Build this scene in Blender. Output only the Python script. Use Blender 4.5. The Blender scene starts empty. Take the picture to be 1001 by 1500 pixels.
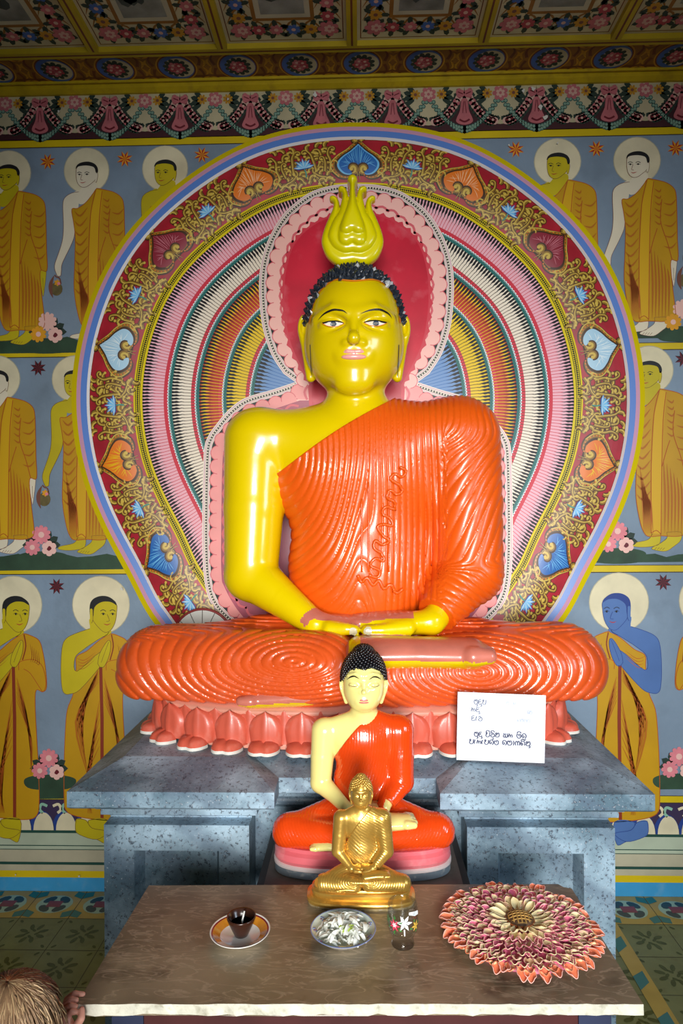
import bpy, bmesh, math, random
import numpy as np
from mathutils import Vector, Matrix
from mathutils.bvhtree import BVHTree
from mathutils.geometry import tessellate_polygon

random.seed(7)
rng = np.random.default_rng(7)
SC = bpy.context.scene
COL = SC.collection
PI = math.pi

# ------------------------------------------------------------------ camera
CAM_Z, YAW, ROLL, FPX = 1.65, 0.027, 0.006, 1000.0
fw = Vector((-math.sin(YAW), math.cos(YAW), 0))
rt0 = Vector((math.cos(YAW), math.sin(YAW), 0))
up0 = Vector((0, 0, 1))
rt = rt0 * math.cos(ROLL) - up0 * math.sin(ROLL)
up = rt0 * math.sin(ROLL) + up0 * math.cos(ROLL)
cd = bpy.data.cameras.new('camera')
cd.sensor_fit = 'VERTICAL'
cd.sensor_height = 36.0
cd.lens = 36.0 * FPX / 1500.0
cd.clip_start = 0.05
cam = bpy.data.objects.new('camera', cd)
COL.objects.link(cam)
m3 = Matrix((rt, up, -fw)).transposed()
cam.matrix_world = Matrix.Translation((0, 0, CAM_Z)) @ m3.to_4x4()
SC.camera = cam

# ------------------------------------------------------------------ light
SC.view_settings.view_transform = 'Standard'
SC.view_settings.look = 'None'
SC.view_settings.exposure = 0.0
SC.view_settings.gamma = 1.0
SC.view_settings.use_curve_mapping = False
w = bpy.data.worlds.new('daylight')
SC.world = w
w.use_nodes = True
wb = w.node_tree.nodes['Background']
wb.inputs[0].default_value = (0.62, 0.76, 1.0, 1)
wb.inputs[1].default_value = 0.9


def area(name, loc, target, sx, sy, power, col, spread=PI):
    l = bpy.data.lights.new(name, 'AREA')
    l.shape = 'RECTANGLE'
    l.size, l.size_y = sx, sy
    l.energy = power
    l.color = col
    o = bpy.data.objects.new(name, l)
    COL.objects.link(o)
    o.location = loc
    d = Vector(target) - Vector(loc)
    o.rotation_euler = d.to_track_quat('-Z', 'Y').to_euler()
    l.spread = spread
    return o


# daylight through the open doorway behind the viewer and a side window high on the right
DOOR_L = area('doorway_daylight', (0.15, -2.42, 1.72), (0.10, 2.6, 1.22), 1.2, 1.5, 32, (1.0, 0.985, 0.95), math.radians(56))
WIN_L = area('window_daylight', (2.36, 0.30, 1.95), (-0.4, 2.4, 0.9), 0.8, 1.1, 14, (0.72, 0.86, 1.0), math.radians(110))


# ------------------------------------------------------------------ helpers
def P(px, py, Y):
    """point on the plane y=Y of the room seen at photo position px, py"""
    dx, dz = (px - 500.5) / FPX, -(py - 750.0) / FPX
    d = fw + rt * dx + up * dz
    s = Y / d.y
    return Vector((d.x * s, Y, CAM_Z + d.z * s))


def PZ(px, py, Z):
    """point on the level plane z=Z"""
    dx, dz = (px - 500.5) / FPX, -(py - 750.0) / FPX
    d = fw + rt * dx + up * dz
    s = (Z - CAM_Z) / d.z
    return Vector((d.x * s, d.y * s, Z))


def lin(c):
    return c / 12.92 if c <= 0.04045 else ((c + 0.055) / 1.055) ** 2.4


def rgb(h):
    h = h.lstrip('#')
    return tuple(lin(int(h[i:i + 2], 16) / 255) for i in (0, 2, 4)) + (1.0,)


MATS = {}


def mat(name, col, rough=0.5, metal=0.0, coat=0.0, var=0.0, vscale=8.0, bump=0.0, bscale=60.0, spec=0.5, dirt=None, dirt_amt=0.0):
    """procedural paint: a base colour with noise wear, gloss and a fine bump"""
    if name in MATS:
        return MATS[name]
    m = bpy.data.materials.new(name)
    m.use_nodes = True
    nt = m.node_tree
    b = nt.nodes['Principled BSDF']
    c = rgb(col) if isinstance(col, str) else col
    b.inputs['Base Color'].default_value = c
    b.inputs['Roughness'].default_value = rough
    b.inputs['Metallic'].default_value = metal
    b.inputs['Coat Weight'].default_value = coat
    b.inputs['Coat Roughness'].default_value = 0.12
    b.inputs['Specular IOR Level'].default_value = spec
    tc = nt.nodes.new('ShaderNodeTexCoord')
    src = None
    if var > 0:
        n = nt.nodes.new('ShaderNodeTexNoise')
        n.inputs['Scale'].default_value = vscale
        n.inputs['Detail'].default_value = 6
        nt.links.new(tc.outputs['Object'], n.inputs['Vector'])
        r = nt.nodes.new('ShaderNodeValToRGB')
        r.color_ramp.elements[0].position = 0.3
        r.color_ramp.elements[1].position = 0.7
        r.color_ramp.elements[0].color = tuple(x * (1 - var) for x in c[:3]) + (1,)
        r.color_ramp.elements[1].color = tuple(min(1, x * (1 + var * 0.6)) for x in c[:3]) + (1,)
        nt.links.new(n.outputs['Fac'], r.inputs['Fac'])
        src = r.outputs['Color']
    if dirt is not None:
        n2 = nt.nodes.new('ShaderNodeTexNoise')
        n2.inputs['Scale'].default_value = vscale * 2.3
        n2.inputs['Detail'].default_value = 8
        nt.links.new(tc.outputs['Object'], n2.inputs['Vector'])
        r2 = nt.nodes.new('ShaderNodeValToRGB')
        r2.color_ramp.elements[0].position = 0.55
        r2.color_ramp.elements[1].position = 0.75
        r2.color_ramp.elements[0].color = (0, 0, 0, 1)
        r2.color_ramp.elements[1].color = (dirt_amt,) * 3 + (1,)
        nt.links.new(n2.outputs['Fac'], r2.inputs['Fac'])
        mx = nt.nodes.new('ShaderNodeMix')
        mx.data_type = 'RGBA'
        mx.inputs['A'].default_value = c
        if src:
            nt.links.new(src, mx.inputs['A'])
        mx.inputs['B'].default_value = rgb(dirt)
        nt.links.new(r2.outputs['Color'], mx.inputs['Factor'])
        src = mx.outputs['Result']
    if src:
        nt.links.new(src, b.inputs['Base Color'])
    if bump > 0:
        n3 = nt.nodes.new('ShaderNodeTexNoise')
        n3.inputs['Scale'].default_value = bscale
        n3.inputs['Detail'].default_value = 4
        nt.links.new(tc.outputs['Object'], n3.inputs['Vector'])
        bp = nt.nodes.new('ShaderNodeBump')
        bp.inputs['Strength'].default_value = bump
        bp.inputs['Distance'].default_value = 0.01
        nt.links.new(n3.outputs['Fac'], bp.inputs['Height'])
        nt.links.new(bp.outputs['Normal'], b.inputs['Normal'])
    MATS[name] = m
    return m


class MB:
    """collects faces with materials, then links them as ONE mesh object"""

    def __init__(self):
        self.v, self.f, self.m, self.s, self.mats = [], [], [], [], []

    def mi(self, m):
        if m not in self.mats:
            self.mats.append(m)
        return self.mats.index(m)

    def add(self, verts, faces, m, smooth=False):
        o = len(self.v)
        self.v.extend([tuple(p) for p in verts])
        k = self.mi(m)
        for f in faces:
            self.f.append(tuple(i + o for i in f))
            self.m.append(k)
            self.s.append(smooth)

    def box(self, x0, y0, z0, x1, y1, z1, m):
        v = [(x0, y0, z0), (x1, y0, z0), (x1, y1, z0), (x0, y1, z0), (x0, y0, z1), (x1, y0, z1), (x1, y1, z1), (x0, y1, z1)]
        self.add(v, [(3, 2, 1, 0), (4, 5, 6, 7), (0, 1, 5, 4), (1, 2, 6, 5), (2, 3, 7, 6), (3, 0, 4, 7)], m)

    def lathe(self, prof, m, c=(0, 0, 0), n=48, smooth=True, sx=1, sy=1, cap=True):
        """prof: list of (radius, z)"""
        v, f = [], []
        for r, z in prof:
            for i in range(n):
                a = 2 * PI * i / n
                v.append((c[0] + sx * r * math.cos(a), c[1] + sy * r * math.sin(a), c[2] + z))
        for j in range(len(prof) - 1):
            for i in range(n):
                k = (i + 1) % n
                f.append((j * n + i, j * n + k, (j + 1) * n + k, (j + 1) * n + i))
        if cap and prof[0][0] > 1e-6:
            f.append(tuple(reversed(range(n))))
        if cap and prof[-1][0] > 1e-6:
            f.append(tuple(range((len(prof) - 1) * n, len(prof) * n)))
        self.add(v, f, m, smooth)

    def tube(self, pts, rad, m, n=8, smooth=True, cap=True, flat=1.0):
        pts = [Vector(p) for p in pts]
        if len(pts) < 2:
            return
        if not hasattr(rad, '__len__'):
            rad = [rad] * len(pts)
        v, f = [], []
        nrm = None
        for i, p in enumerate(pts):
            t = (pts[min(i + 1, len(pts) - 1)] - pts[max(i - 1, 0)]).normalized()
            if nrm is None:
                nrm = t.orthogonal().normalized()
            else:
                nrm = (nrm - t * nrm.dot(t)).normalized()
            b = t.cross(nrm)
            for k in range(n):
                a = 2 * PI * k / n
                v.append(p + (nrm * math.cos(a) + b * math.sin(a) * flat) * rad[i])
        for i in range(len(pts) - 1):
            for k in range(n):
                k2 = (k + 1) % n
                f.append((i * n + k, i * n + k2, (i + 1) * n + k2, (i + 1) * n + k))
        if cap:
            f.append(tuple(reversed(range(n))))
            f.append(tuple(range((len(pts) - 1) * n, len(pts) * n)))
        self.add(v, f, m, smooth)

    def build(self, name, parent=None, origin=None):
        me = bpy.data.meshes.new(name)
        off = origin
        if off is None:
            off = root_loc(parent) if parent else Vector((0, 0, 0))
        off = Vector(off)
        me.from_pydata([tuple(Vector(p) - off) for p in self.v], [], self.f)
        for m in self.mats:
            me.materials.append(m)
        me.polygons.foreach_set('material_index', self.m)
        me.polygons.foreach_set('use_smooth', self.s)
        me.update()
        o = bpy.data.objects.new(name, me)
        COL.objects.link(o)
        if parent:
            o.parent = parent
        elif origin is not None:
            o.location = off
        return o


def root_loc(o):
    p = Vector((0, 0, 0))
    while o is not None:
        p += Vector(o.location)
        o = o.parent
    return p


def np_obj(name, V, F, mats, midx=None, parent=None, smooth=True, tris=False):
    me = bpy.data.meshes.new(name)
    off = root_loc(parent) if parent else Vector((0, 0, 0))
    V = np.asarray(V, dtype=np.float32) - np.array(off, dtype=np.float32)
    F = np.asarray(F, dtype=np.int32)
    me.from_pydata(V.tolist(), [], F.tolist())
    if midx is not None:
        me.polygons.foreach_set('material_index', np.asarray(midx, dtype=np.int32))
    me.polygons.foreach_set('use_smooth', np.full(len(F), smooth))
    for m in mats:
        me.materials.append(m)
    me.update()
    o = bpy.data.objects.new(name, me)
    COL.objects.link(o)
    if parent:
        o.parent = parent
    return o


def tag(o, label=None, cat=None, group=None, kind=None):
    if label:
        o['label'] = label
    if cat:
        o['category'] = cat
    if group:
        o['group'] = group
    if kind:
        o['kind'] = kind
    return o


def thing(name, loc, label, cat, group=None):
    o = bpy.data.objects.new(name, None)
    o.empty_display_size = 0.05
    COL.objects.link(o)
    o.location = loc
    return tag(o, label, cat, group)


def struct(o, label=None):
    o['kind'] = 'structure'
    if label:
        o['label'] = label
    return o


def crom(pts, n=8, closed=False):
    """Catmull-Rom through 2D/3D points"""
    pts = [tuple(p) for p in pts]
    N = len(pts)
    out = []
    rngN = N if closed else N - 1
    for i in range(rngN):
        if closed:
            p0, p1, p2, p3 = pts[(i - 1) % N], pts[i], pts[(i + 1) % N], pts[(i + 2) % N]
        else:
            p0, p1, p2, p3 = pts[max(i - 1, 0)], pts[i], pts[i + 1], pts[min(i + 2, N - 1)]
        for k in range(n):
            t = k / n
            out.append(tuple(0.5 * (2 * b + (c - a) * t + (2 * a - 5 * b + 4 * c - d) * t * t + (3 * b - a - 3 * c + d) * t ** 3)
                             for a, b, c, d in zip(p0, p1, p2, p3)))
    if not closed:
        out.append(pts[-1])
    return out


class Paint:
    """flat brushwork laid on a surface given by F(u, v, height)"""
    STEP = 0.0004

    def __init__(self, F, mb=None):
        self.F, self.mb = F, mb or MB()

    def poly(self, pts, m, lay=0):
        pts = [tuple(p) for p in pts]
        tr = tessellate_polygon([[Vector((p[0], p[1], 0)) for p in pts]])
        v = [self.F(p[0], p[1], lay * self.STEP) for p in pts]
        out = []
        for t in tr:
            a, b, c = [pts[i] for i in t]
            cr = (b[0] - a[0]) * (c[1] - a[1]) - (b[1] - a[1]) * (c[0] - a[0])
            out.append(t if cr > 0 else (t[0], t[2], t[1]))
        self.mb.add(v, out, m)

    def blob(self, pts, m, lay=0, n=5):
        self.poly(crom(pts, n, True), m, lay)

    def disc(self, c, r, m, lay=0, n=20, ry=None, rot=0.0):
        ry = ry or r
        cs, sn = math.cos(rot), math.sin(rot)
        self.poly([(c[0] + r * math.cos(a) * cs - ry * math.sin(a) * sn, c[1] + r * math.cos(a) * sn + ry * math.sin(a) * cs)
                   for a in [2 * PI * i / n for i in range(n)]], m, lay)

    def stroke(self, pts, wd, m, lay=0, n=4, smooth=True, taper=None):
        """wd: width or function of 0..1"""
        pts = crom(pts, n) if smooth and len(pts) > 2 else [tuple(p) for p in pts]
        N = len(pts)
        v, f = [], []
        for i, p in enumerate(pts):
            a, b = pts[max(i - 1, 0)], pts[min(i + 1, N - 1)]
            tx, ty = b[0] - a[0], b[1] - a[1]
            L = math.hypot(tx, ty) or 1
            t = i / (N - 1)
            if callable(wd):
                h = wd(t) / 2
            elif taper == 'both':
                h = wd / 2 * max(0.12, math.sin(PI * t))
            elif taper == 'end':
                h = wd / 2 * max(0.12, 1 - t)
            else:
                h = wd / 2
            nx, ny = -ty / L * h, tx / L * h
            v.append(self.F(p[0] + nx, p[1] + ny, lay * self.STEP))
            v.append(self.F(p[0] - nx, p[1] - ny, lay * self.STEP))
        for i in range(N - 1):
            f.append((2 * i, 2 * i + 1, 2 * i + 3, 2 * i + 2))
        self.mb.add(v, f, m)

    def rosette(self, c, r, n, m, lay=0, inner=0.55, core=None, rot=0.0):
        pts = []
        for i in range(n * 6):
            a = rot + 2 * PI * i / (n * 6)
            k = abs(math.sin((i / 6.0) * PI))
            rr = r * (inner + (1 - inner) * k ** 0.6)
            pts.append((c[0] + rr * math.cos(a), c[1] + rr * math.sin(a)))
        self.poly(pts, m, lay)
        if core:
            self.disc(c, r * 0.32, core, lay + 1, 10)

    def star(self, c, r, n, ma, mb_, lay=0, rot=0.0):
        for i in range(n):
            a = rot + 2 * PI * i / n
            tip = (c[0] + r * math.cos(a), c[1] + r * math.sin(a))
            for s, mm in ((1, ma), (-1, mb_)):
                b = a + s * PI / n
                q = (c[0] + 0.5 * r * math.cos(b), c[1] + 0.5 * r * math.sin(b))
                self.poly([c, tip, q] if s > 0 else [c, q, tip], mm, lay)
# ------------------------------------------------------------------ room
YW, ZC = 2.95, 3.51            # painted back wall, ceiling height
XL, XR, YF = -2.5, 2.5, -2.5   # side walls and the wall behind the viewer
M_blue = mat('wall_blue_grey', '#8297ac', 0.55, var=0.18, vscale=3.0, bump=0.15, bscale=40, dirt='#5f6f7d', dirt_amt=0.35)
M_yel = mat('band_yellow', '#dcc000', 0.5, var=0.12, vscale=6)
M_cream = mat('paint_cream', '#e6dcb8', 0.55, var=0.14, vscale=9)
M_black = mat('paint_black', '#12131c', 0.5)
M_line = mat('paint_line', '#3a2f22', 0.6)
M_maroon = mat('paint_maroon', '#4d1a26', 0.55, var=0.2)
M_pinkf = mat('paint_pink', '#e88892', 0.55, var=0.15, vscale=30)
M_pinkl = mat('paint_light_pink', '#f3c3b8', 0.55)
M_orangef = mat('paint_orange', '#e8a21c', 0.55, var=0.1)
M_teal = mat('paint_teal', '#3f8f80', 0.55)
M_tealb = mat('paint_bead_green', '#8fc0a8', 0.55)
M_green = mat('paint_dark_green', '#2c4a34', 0.6, var=0.3, vscale=14)
M_leaf = mat('paint_leaf', '#24382e', 0.6)
M_robe = mat('paint_robe', '#c99803', 0.5, var=0.08, vscale=7)
M_robel = mat('paint_robe_light', '#dbab0c', 0.5)
M_fold = mat('paint_fold', '#b5560a', 0.55)
M_robed = mat('paint_robe_shade', '#b87704', 0.5)
M_foldd = mat('paint_fold_dark', '#8a2f10', 0.55)
M_skiny = mat('paint_skin_yellow', '#cab80a', 0.5, var=0.08)
M_skinp = mat('paint_skin_pale', '#e9dfc4', 0.5, var=0.06)
M_skinb = mat('paint_skin_blue', '#4f74b0', 0.5, var=0.1)
M_skinbd = mat('paint_blue_dark', '#22408c', 0.5)
M_hair = mat('paint_hair', '#15171a', 0.5)
M_red = mat('paint_red', '#b32a20', 0.5)
M_dred = mat('paint_dark_red', '#6b1424', 0.5)
M_ddred = mat('paint_deep_red', '#2f0c16', 0.5)
M_brown = mat('paint_brown', '#7a4a3a', 0.55)
M_bowl = mat('paint_bowl', '#6d6238', 0.55, var=0.3, vscale=40)
M_band_pale = mat('dado_pale_green', '#b7c4ac', 0.5, var=0.12)
M_band_grey = mat('dado_grey', '#bdb79c', 0.5, var=0.15)
M_dadoblue = mat('dado_blue', '#3f9fd6', 0.4, var=0.1, dirt='#c8c8b8', dirt_amt=0.15)
M_dline = mat('dado_line', '#1c4a40', 0.5)
M_purple = mat('paint_purple', '#3a2c4e', 0.5)
M_ochre = mat('ceiling_ochre', '#8f5e1a', 0.55, var=0.25, vscale=12)
M_ochd = mat('ceiling_brown', '#6a3416', 0.55, var=0.2)
M_grey = mat('paint_grey', '#8a8c84', 0.6, var=0.5, vscale=9)
M_greyd = mat('paint_dark_grey', '#3c4644', 0.6, var=0.4, vscale=20)
M_bluef = mat('paint_blue', '#3c62a8', 0.55)
M_plain = mat('side_plaster', '#7a705a', 0.8, var=0.1)

# floor with patterned cement tiles: structure, tiles painted as inlays
M_tile = mat('tile_olive', '#70784f', 0.3, var=0.18, vscale=9, dirt='#4d4a30', dirt_amt=0.4)
M_tilem = mat('tile_motif', '#3a4a22', 0.3, var=0.3, vscale=30)
M_grout = mat('tile_grout', '#4a4a3a', 0.7)
M_ttan = mat('tile_tan', '#b59a4c', 0.3, var=0.15)
M_tteal = mat('tile_teal', '#1f7478', 0.3)
M_tdark = mat('tile_dark', '#1d3a4a', 0.3)
M_tred = mat('tile_plum', '#7e2c4c', 0.3)
M_tlight = mat('tile_light', '#9fc0b4', 0.3)
fb = MB()
fb.box(XL - 0.1, YF - 0.1, -0.1, XR + 0.1, YW + 0.1, 0.0, M_tile)
fp = Paint(lambda u, v, h: Vector((u, v, h)), fb)
T = 0.20
for i in range(-12, 12):
    x = i * T
    if x < XL + 0.05:
        continue
    fp.poly([(x - .0015, 0.6), (x + .0015, 0.6), (x + .0015, YW), (x - .0015, YW)], M_grout, 1)
for j in range(0, 13):
    y = YW - j * T
    fp.poly([(XL, y - .0015), (XR, y - .0015), (XR, y + .0015), (XL, y + .0015)], M_grout, 1)
for i in range(-12, 12):
    for j in range(0, 9):
        cx, cy = (i + 0.5) * T, YW - (j + 0.5) * T
        if abs(cx) < 0.75:
            continue
        if j == 0:
            # border tile: plum lozenge in dark petals with teal and tan patches
            fp.poly([(cx - T / 2, cy - T / 2), (cx + T / 2, cy - T / 2), (cx + T / 2, cy + T / 2), (cx - T / 2, cy + T / 2)], M_ttan, 0.6)
            fp.blob([(cx + .075 * math.cos(a), cy + .065 * math.sin(a)) for a in [k * PI / 4 for k in range(8)]], M_tlight, 2)
            for k in range(4):
                a = PI / 4 + k * PI / 2
                fp.disc((cx + .045 * math.cos(a), cy + .045 * math.sin(a)), .03, M_tdark, 3, 10, .019, a + PI / 2)
            fp.poly([(cx - .03, cy - .022), (cx + .03, cy - .022), (cx + .03, cy + .022), (cx - .03, cy + .022)], M_tred, 4)
            for sx in (-1, 1):
                for sy in (-1, 1):
                    fp.poly([(cx + sx * .058, cy + sy * .06), (cx + sx * .098, cy + sy * .04), (cx + sx * .098, cy + sy * .085), (cx + sx * .064, cy + sy * .095)][::sx * sy], M_tteal, 3)
            continue
        for k in range(8):
            a = k * PI / 4 + PI / 8
            fp.disc((cx + .043 * math.cos(a), cy + .043 * math.sin(a)), .02, M_tilem, 2, 8, .009, a)
        for k in range(4):
            a = k * PI / 2
            fp.disc((cx + .02 * math.cos(a), cy + .02 * math.sin(a)), .012, M_tilem, 2, 8, .006, a + .8)
        for sx in (-1, 1):
            for sy in (-1, 1):
                fp.disc((cx + sx * .078, cy + sy * .078), .012, M_tilem, 2, 6, .006, sx * sy * .8)
# a second strip of border tiles running beside the stone pedestal
for s in (1,):
    for j in range(1, 8):
        cy = YW - (j + 0.5) * T
        x0 = 0.955
        fp.poly([(x0, cy - T / 2), (x0 + .06, cy - T / 2), (x0 + .06, cy + T / 2), (x0, cy + T / 2)], M_ttan, 5)
        fp.poly([(x0, cy - .08), (x0 + .045, cy - .04), (x0 + .045, cy + .02), (x0, cy - .01)], M_tteal, 6)
floor = fb.build('floor')
struct(floor, 'olive patterned cement tile floor')

# back wall
DADO_BLUE, DADO_YEL = 0.063, 0.095
def zw(py, px=525):
    return P(px, py, YW).z
def FW(u, v, h):           # wall brushwork: u, v in metres along the wall
    return Vector((u, YW - h, v))
def FPX_(px, py, h):       # wall brushwork given where it is seen
    p = P(px, py, YW)
    return Vector((p.x, YW - h, p.z))
wbm = MB()
wbm.box(XL - 0.1, YW, -0.1, XR + 0.1, YW + 0.12, ZC + 0.1, M_blue)
wp = Paint(FW, wbm)
Z = {k: zw(v) for k, v in dict(fr_top=131, fr_bot=196, y1t=196, y1b=206, y2t=508, y2b=517, y3t=830, y3b=839,
                               y4t=1164, y4b=1173, ov=1219, gl1=1241, gl1b=1247, gl2=1266, gl2b=1270, yl=1279, bl=1289).items()}
def band(zb, zt, m, lay=1):
    wp.poly([(XL, zb), (XR, zb), (XR, zt), (XL, zt)], m, lay)
for a, b in (('y1b', 'y1t'), ('y2b', 'y2t'), ('y3b', 'y3t'), ('y4b', 'y4t')):
    band(Z[a], Z[b], M_yel)
    band(Z[a] - .004, Z[a], M_line, 1)
    band(Z[b], Z[b] + .003, M_line, 1)
# dado below the bottom row of figures
band(Z['ov'], Z['y4b'] - .004, M_purple)
band(Z['gl1b'], Z['ov'], M_band_pale, 2)
band(Z['ov'] - .012, Z['ov'], M_dline, 3)
band(Z['gl1'] - .004, Z['gl1'], M_dline, 3)
band(Z['gl1b'] - .003, Z['gl1b'], M_dline, 3)
band(Z['gl2'], Z['gl1b'], M_band_grey, 2)
band(Z['gl2b'], Z['gl2'], M_dline, 3)
band(Z['yl'], Z['gl2b'], M_band_grey, 2)
band(Z['bl'], Z['yl'], M_yel, 2)
band(0.0, Z['bl'], M_dadoblue, 2)
x = XL
while x < XR:
    wp.poly([(x + .055 * math.cos(a), Z['ov'] + .085 * math.sin(a)) for a in [k * PI / 12 for k in range(13)]], M_skinbd, 2)
    wp.poly([(x + .008 + .045 * math.cos(a), Z['ov'] + .078 * math.sin(a)) for a in [k * PI / 12 for k in range(13)]], M_cream, 3)
    wp.stroke([(x + .05, Z['y4b'] - .03), (x + .075, Z['y4b'] - .022), (x + .085, Z['y4b'] - .045), (x + .07, Z['y4b'] - .06)], .012, M_cream, 3)
    wp.stroke([(x + .125, Z['y4b'] - .03), (x + .1, Z['y4b'] - .022), (x + .092, Z['y4b'] - .045), (x + .105, Z['y4b'] - .06)], .012, M_tealb, 3)
    x += 0.1
# the frieze of garlands, the dimness of the upper wall mixed into its colours
W_cream = mat('shaded_cream', '#c3b893', 0.6, var=.18, vscale=7)
W_pink = mat('shaded_pink', '#c06a70', 0.6, var=.15, vscale=30)
W_pinkl = mat('shaded_light_pink', '#d3a99a', 0.6)
W_orange = mat('shaded_orange', '#c08a20', 0.6)
W_teal = mat('shaded_teal', '#2f5f58', 0.6)
W_bead = mat('shaded_bead_green', '#7d9f8c', 0.6)
W_maroon = mat('shaded_maroon', '#401820', 0.6, var=.2)
frm = MB()
fq = Paint(FW, frm)
zt, zb = zw(130), zw(196)
H = zt - zb
fq.poly([(XL, zb), (XR, zb), (XR, zt), (XL, zt)], W_maroon, 1)
PER = 0.308
x0 = P(471, 160, YW).x
k0 = int((XL - x0) / PER) - 1
for k in range(k0, k0 + 20):
    cx = x0 + k * PER
    if cx < XL + .2 or cx > XR - .2:
        continue
    # cream field above the swag, then garlands from tassel to rosette
    rx = cx + PER / 2
    fq.poly([(cx + PER / 2 + PER * .5 * math.cos(a), zt - .002 - H * .84 * math.sin(a)) for a in [PI * q / 16 for q in range(17)]][::-1], W_cream, 2)
    for s in (-1, 1):
        q0 = (rx, zt - H * .22)
        q1 = (rx + s * PER * .49, zt - H * .18)
        # pink flower swag, hung from the bow down to the middle under the rosette
        for j in range(12):
            t = j / 11
            px_ = rx + s * PER * (.08 + .38 * t)
            py_ = zt - H * (.78 - .62 * t ** 1.8)
            fq.disc((px_, py_), .0165, W_pink if j % 2 else W_pinkl, 4, 9)
            fq.disc((px_ + .003, py_ + .003), .006, W_pinkl if j % 2 else M_dred, 5, 6)
            fq.disc((px_ - s * .012, py_ + .012), .012, M_leaf, 3, 5)
            fq.disc((px_ + s * .012, py_ - .012), .012, M_leaf, 3, 5)
        # green beads: double line dropping from the rosette outward under the tassel
        for j in range(13):
            t = j / 12
            for o in (0, .016):
                px_ = rx + s * (PER * (.03 + .47 * t) + o * (1 - t) * .8)
                py_ = zt - H * (.34 + .58 * math.sin(t * PI / 2) ** .9) - o * t
                fq.disc((px_, py_), .0095, W_teal, 5, 8)
                fq.disc((px_, py_), .0062, W_bead, 6, 8)
        # leaves and orange blooms beside the rosette
        for a in (-.7, -.2, .3, .9):
            fq.disc((rx + s * .055 + s * .03 * math.cos(a), zt - H * .2 + .035 * math.sin(a)), .024, M_leaf, 5, 6, .012, a * s)
        fq.rosette((rx + s * .056, zt - H * .17), .022, 8, W_orange, 7, core=M_brown)
    fq.rosette((rx, zt - H * .17), .034, 7, W_pink, 7, .7, W_pinkl)
    fq.rosette((rx, zt - H * .17), .02, 6, W_pinkl, 9, .6, W_pink)
    # pink bell tassel with its bow
    fq.blob([(cx - .012, zt - H * .3), (cx + .012, zt - H * .3), (cx + .02, zt - H * .55), (cx + .036, zt - H * .78), (cx, zt - H * .86), (cx - .036, zt - H * .78), (cx - .02, zt - H * .55)], W_pink, 8)
    fq.stroke([(cx - .022, zt - H * .74), (cx, zt - H * .79), (cx + .022, zt - H * .74)], .008, M_dred, 9)
    for o in (-.008, .008):
        fq.stroke([(cx + o * .3, zt - H * .34), (cx + o, zt - H * .6)], .003, M_dred, 9)
    for s in (-1, 1):
        fq.blob([(cx, zt - H * .2), (cx + s * .02, zt - H * .05), (cx + s * .036, zt - H * .12), (cx + s * .026, zt - H * .26)][::s], W_pink, 9)
        fq.stroke([(cx + s * .006, zt - H * .18), (cx + s * .028, zt - H * .13)], .004, M_dred, 10)
for px, py, r_ in ((335, 148, .006), (462, 141, .012), (88, 166, .006), (766, 136, .009), (780, 133, .012), (791, 160, .012), (798, 175, .014), (745, 215, .005), (816, 212, .005), (180, 862, .009), (25, 1279, .004), (118, 1281, .006)):
    o_ = P(px, py, YW)
    wp.poly([(o_.x + r_ * (.7 + .3 * math.sin(3 * a + px)) * math.cos(a), o_.z + r_ * (.8 + .3 * math.cos(2 * a + py)) * math.sin(a)) for a in [k * PI / 5 for k in range(10)]], mat('bare_plaster', '#d8d6cc', .8), 36)
back = wbm.build('wall_back')
struct(back, 'blue grey back wall painted with rows of robed figures')
fr_o = frm.build('garland_frieze', back)
tag(fr_o, 'painted frieze of pink and green garlands')

# yellow cornice under the ceiling
cm = MB()
zc0 = zw(131)
prof = [(0, zc0), (.012, zc0), (.03, zc0 + .012), (.03, zc0 + .03), (.05, ZC - .012), (.05, ZC), (0, ZC)]
v = [(XL, YW - d, z) for d, z in prof] + [(XR, YW - d, z) for d, z in prof]
n = len(prof)
cm.add(v, [(i, i + 1, n + i + 1, n + i) for i in range(n - 1)], mat('cornice_yellow', '#bfa310', 0.5, var=0.2, vscale=10, dirt='#8a6a20', dirt_amt=0.5))
struct(cm.build('trim_1'), 'yellow cornice under the ceiling')

# ceiling: a strip of medallions, then ribs and picture panels
clm = MB()
OPEN_Y = YF
clm.box(XL - .1, YF - .1, ZC, XR + .1, YW + .1, ZC + .1, M_ochre)
ceil = clm.build('ceiling')
struct(ceil, 'painted temple ceiling in ochre and brown')
def FC(u, v, h):
    return Vector((u, v, ZC - h))
class CPaint(Paint):
    def poly(self, pts, m, lay=0):
        Paint.poly(self, list(reversed(list(pts))), m, lay)
def cpoly(p, pts, m, lay):
    p.poly(pts, m, lay)
yb0, yb1 = YW - .05, PZ(525, 68, ZC).y     # medallion strip
cb = MB()
cp = Paint(FC, cb)
cp.poly([(XL, yb1), (XR, yb1), (XR, yb0), (XL, yb0)], M_ochre, 1)
for yy, m in ((yb0 - .012, M_ochd), (yb1 + .012, M_ochd)):
    cp.poly([(XL, yy - .006), (XR, yy - .006), (XR, yy + .006), (XL, yy + .006)], m, 2)
MP = 0.2575
xm = PZ(530, 92, ZC).x
ym = PZ(530, 92, ZC).y
mid = []
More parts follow.
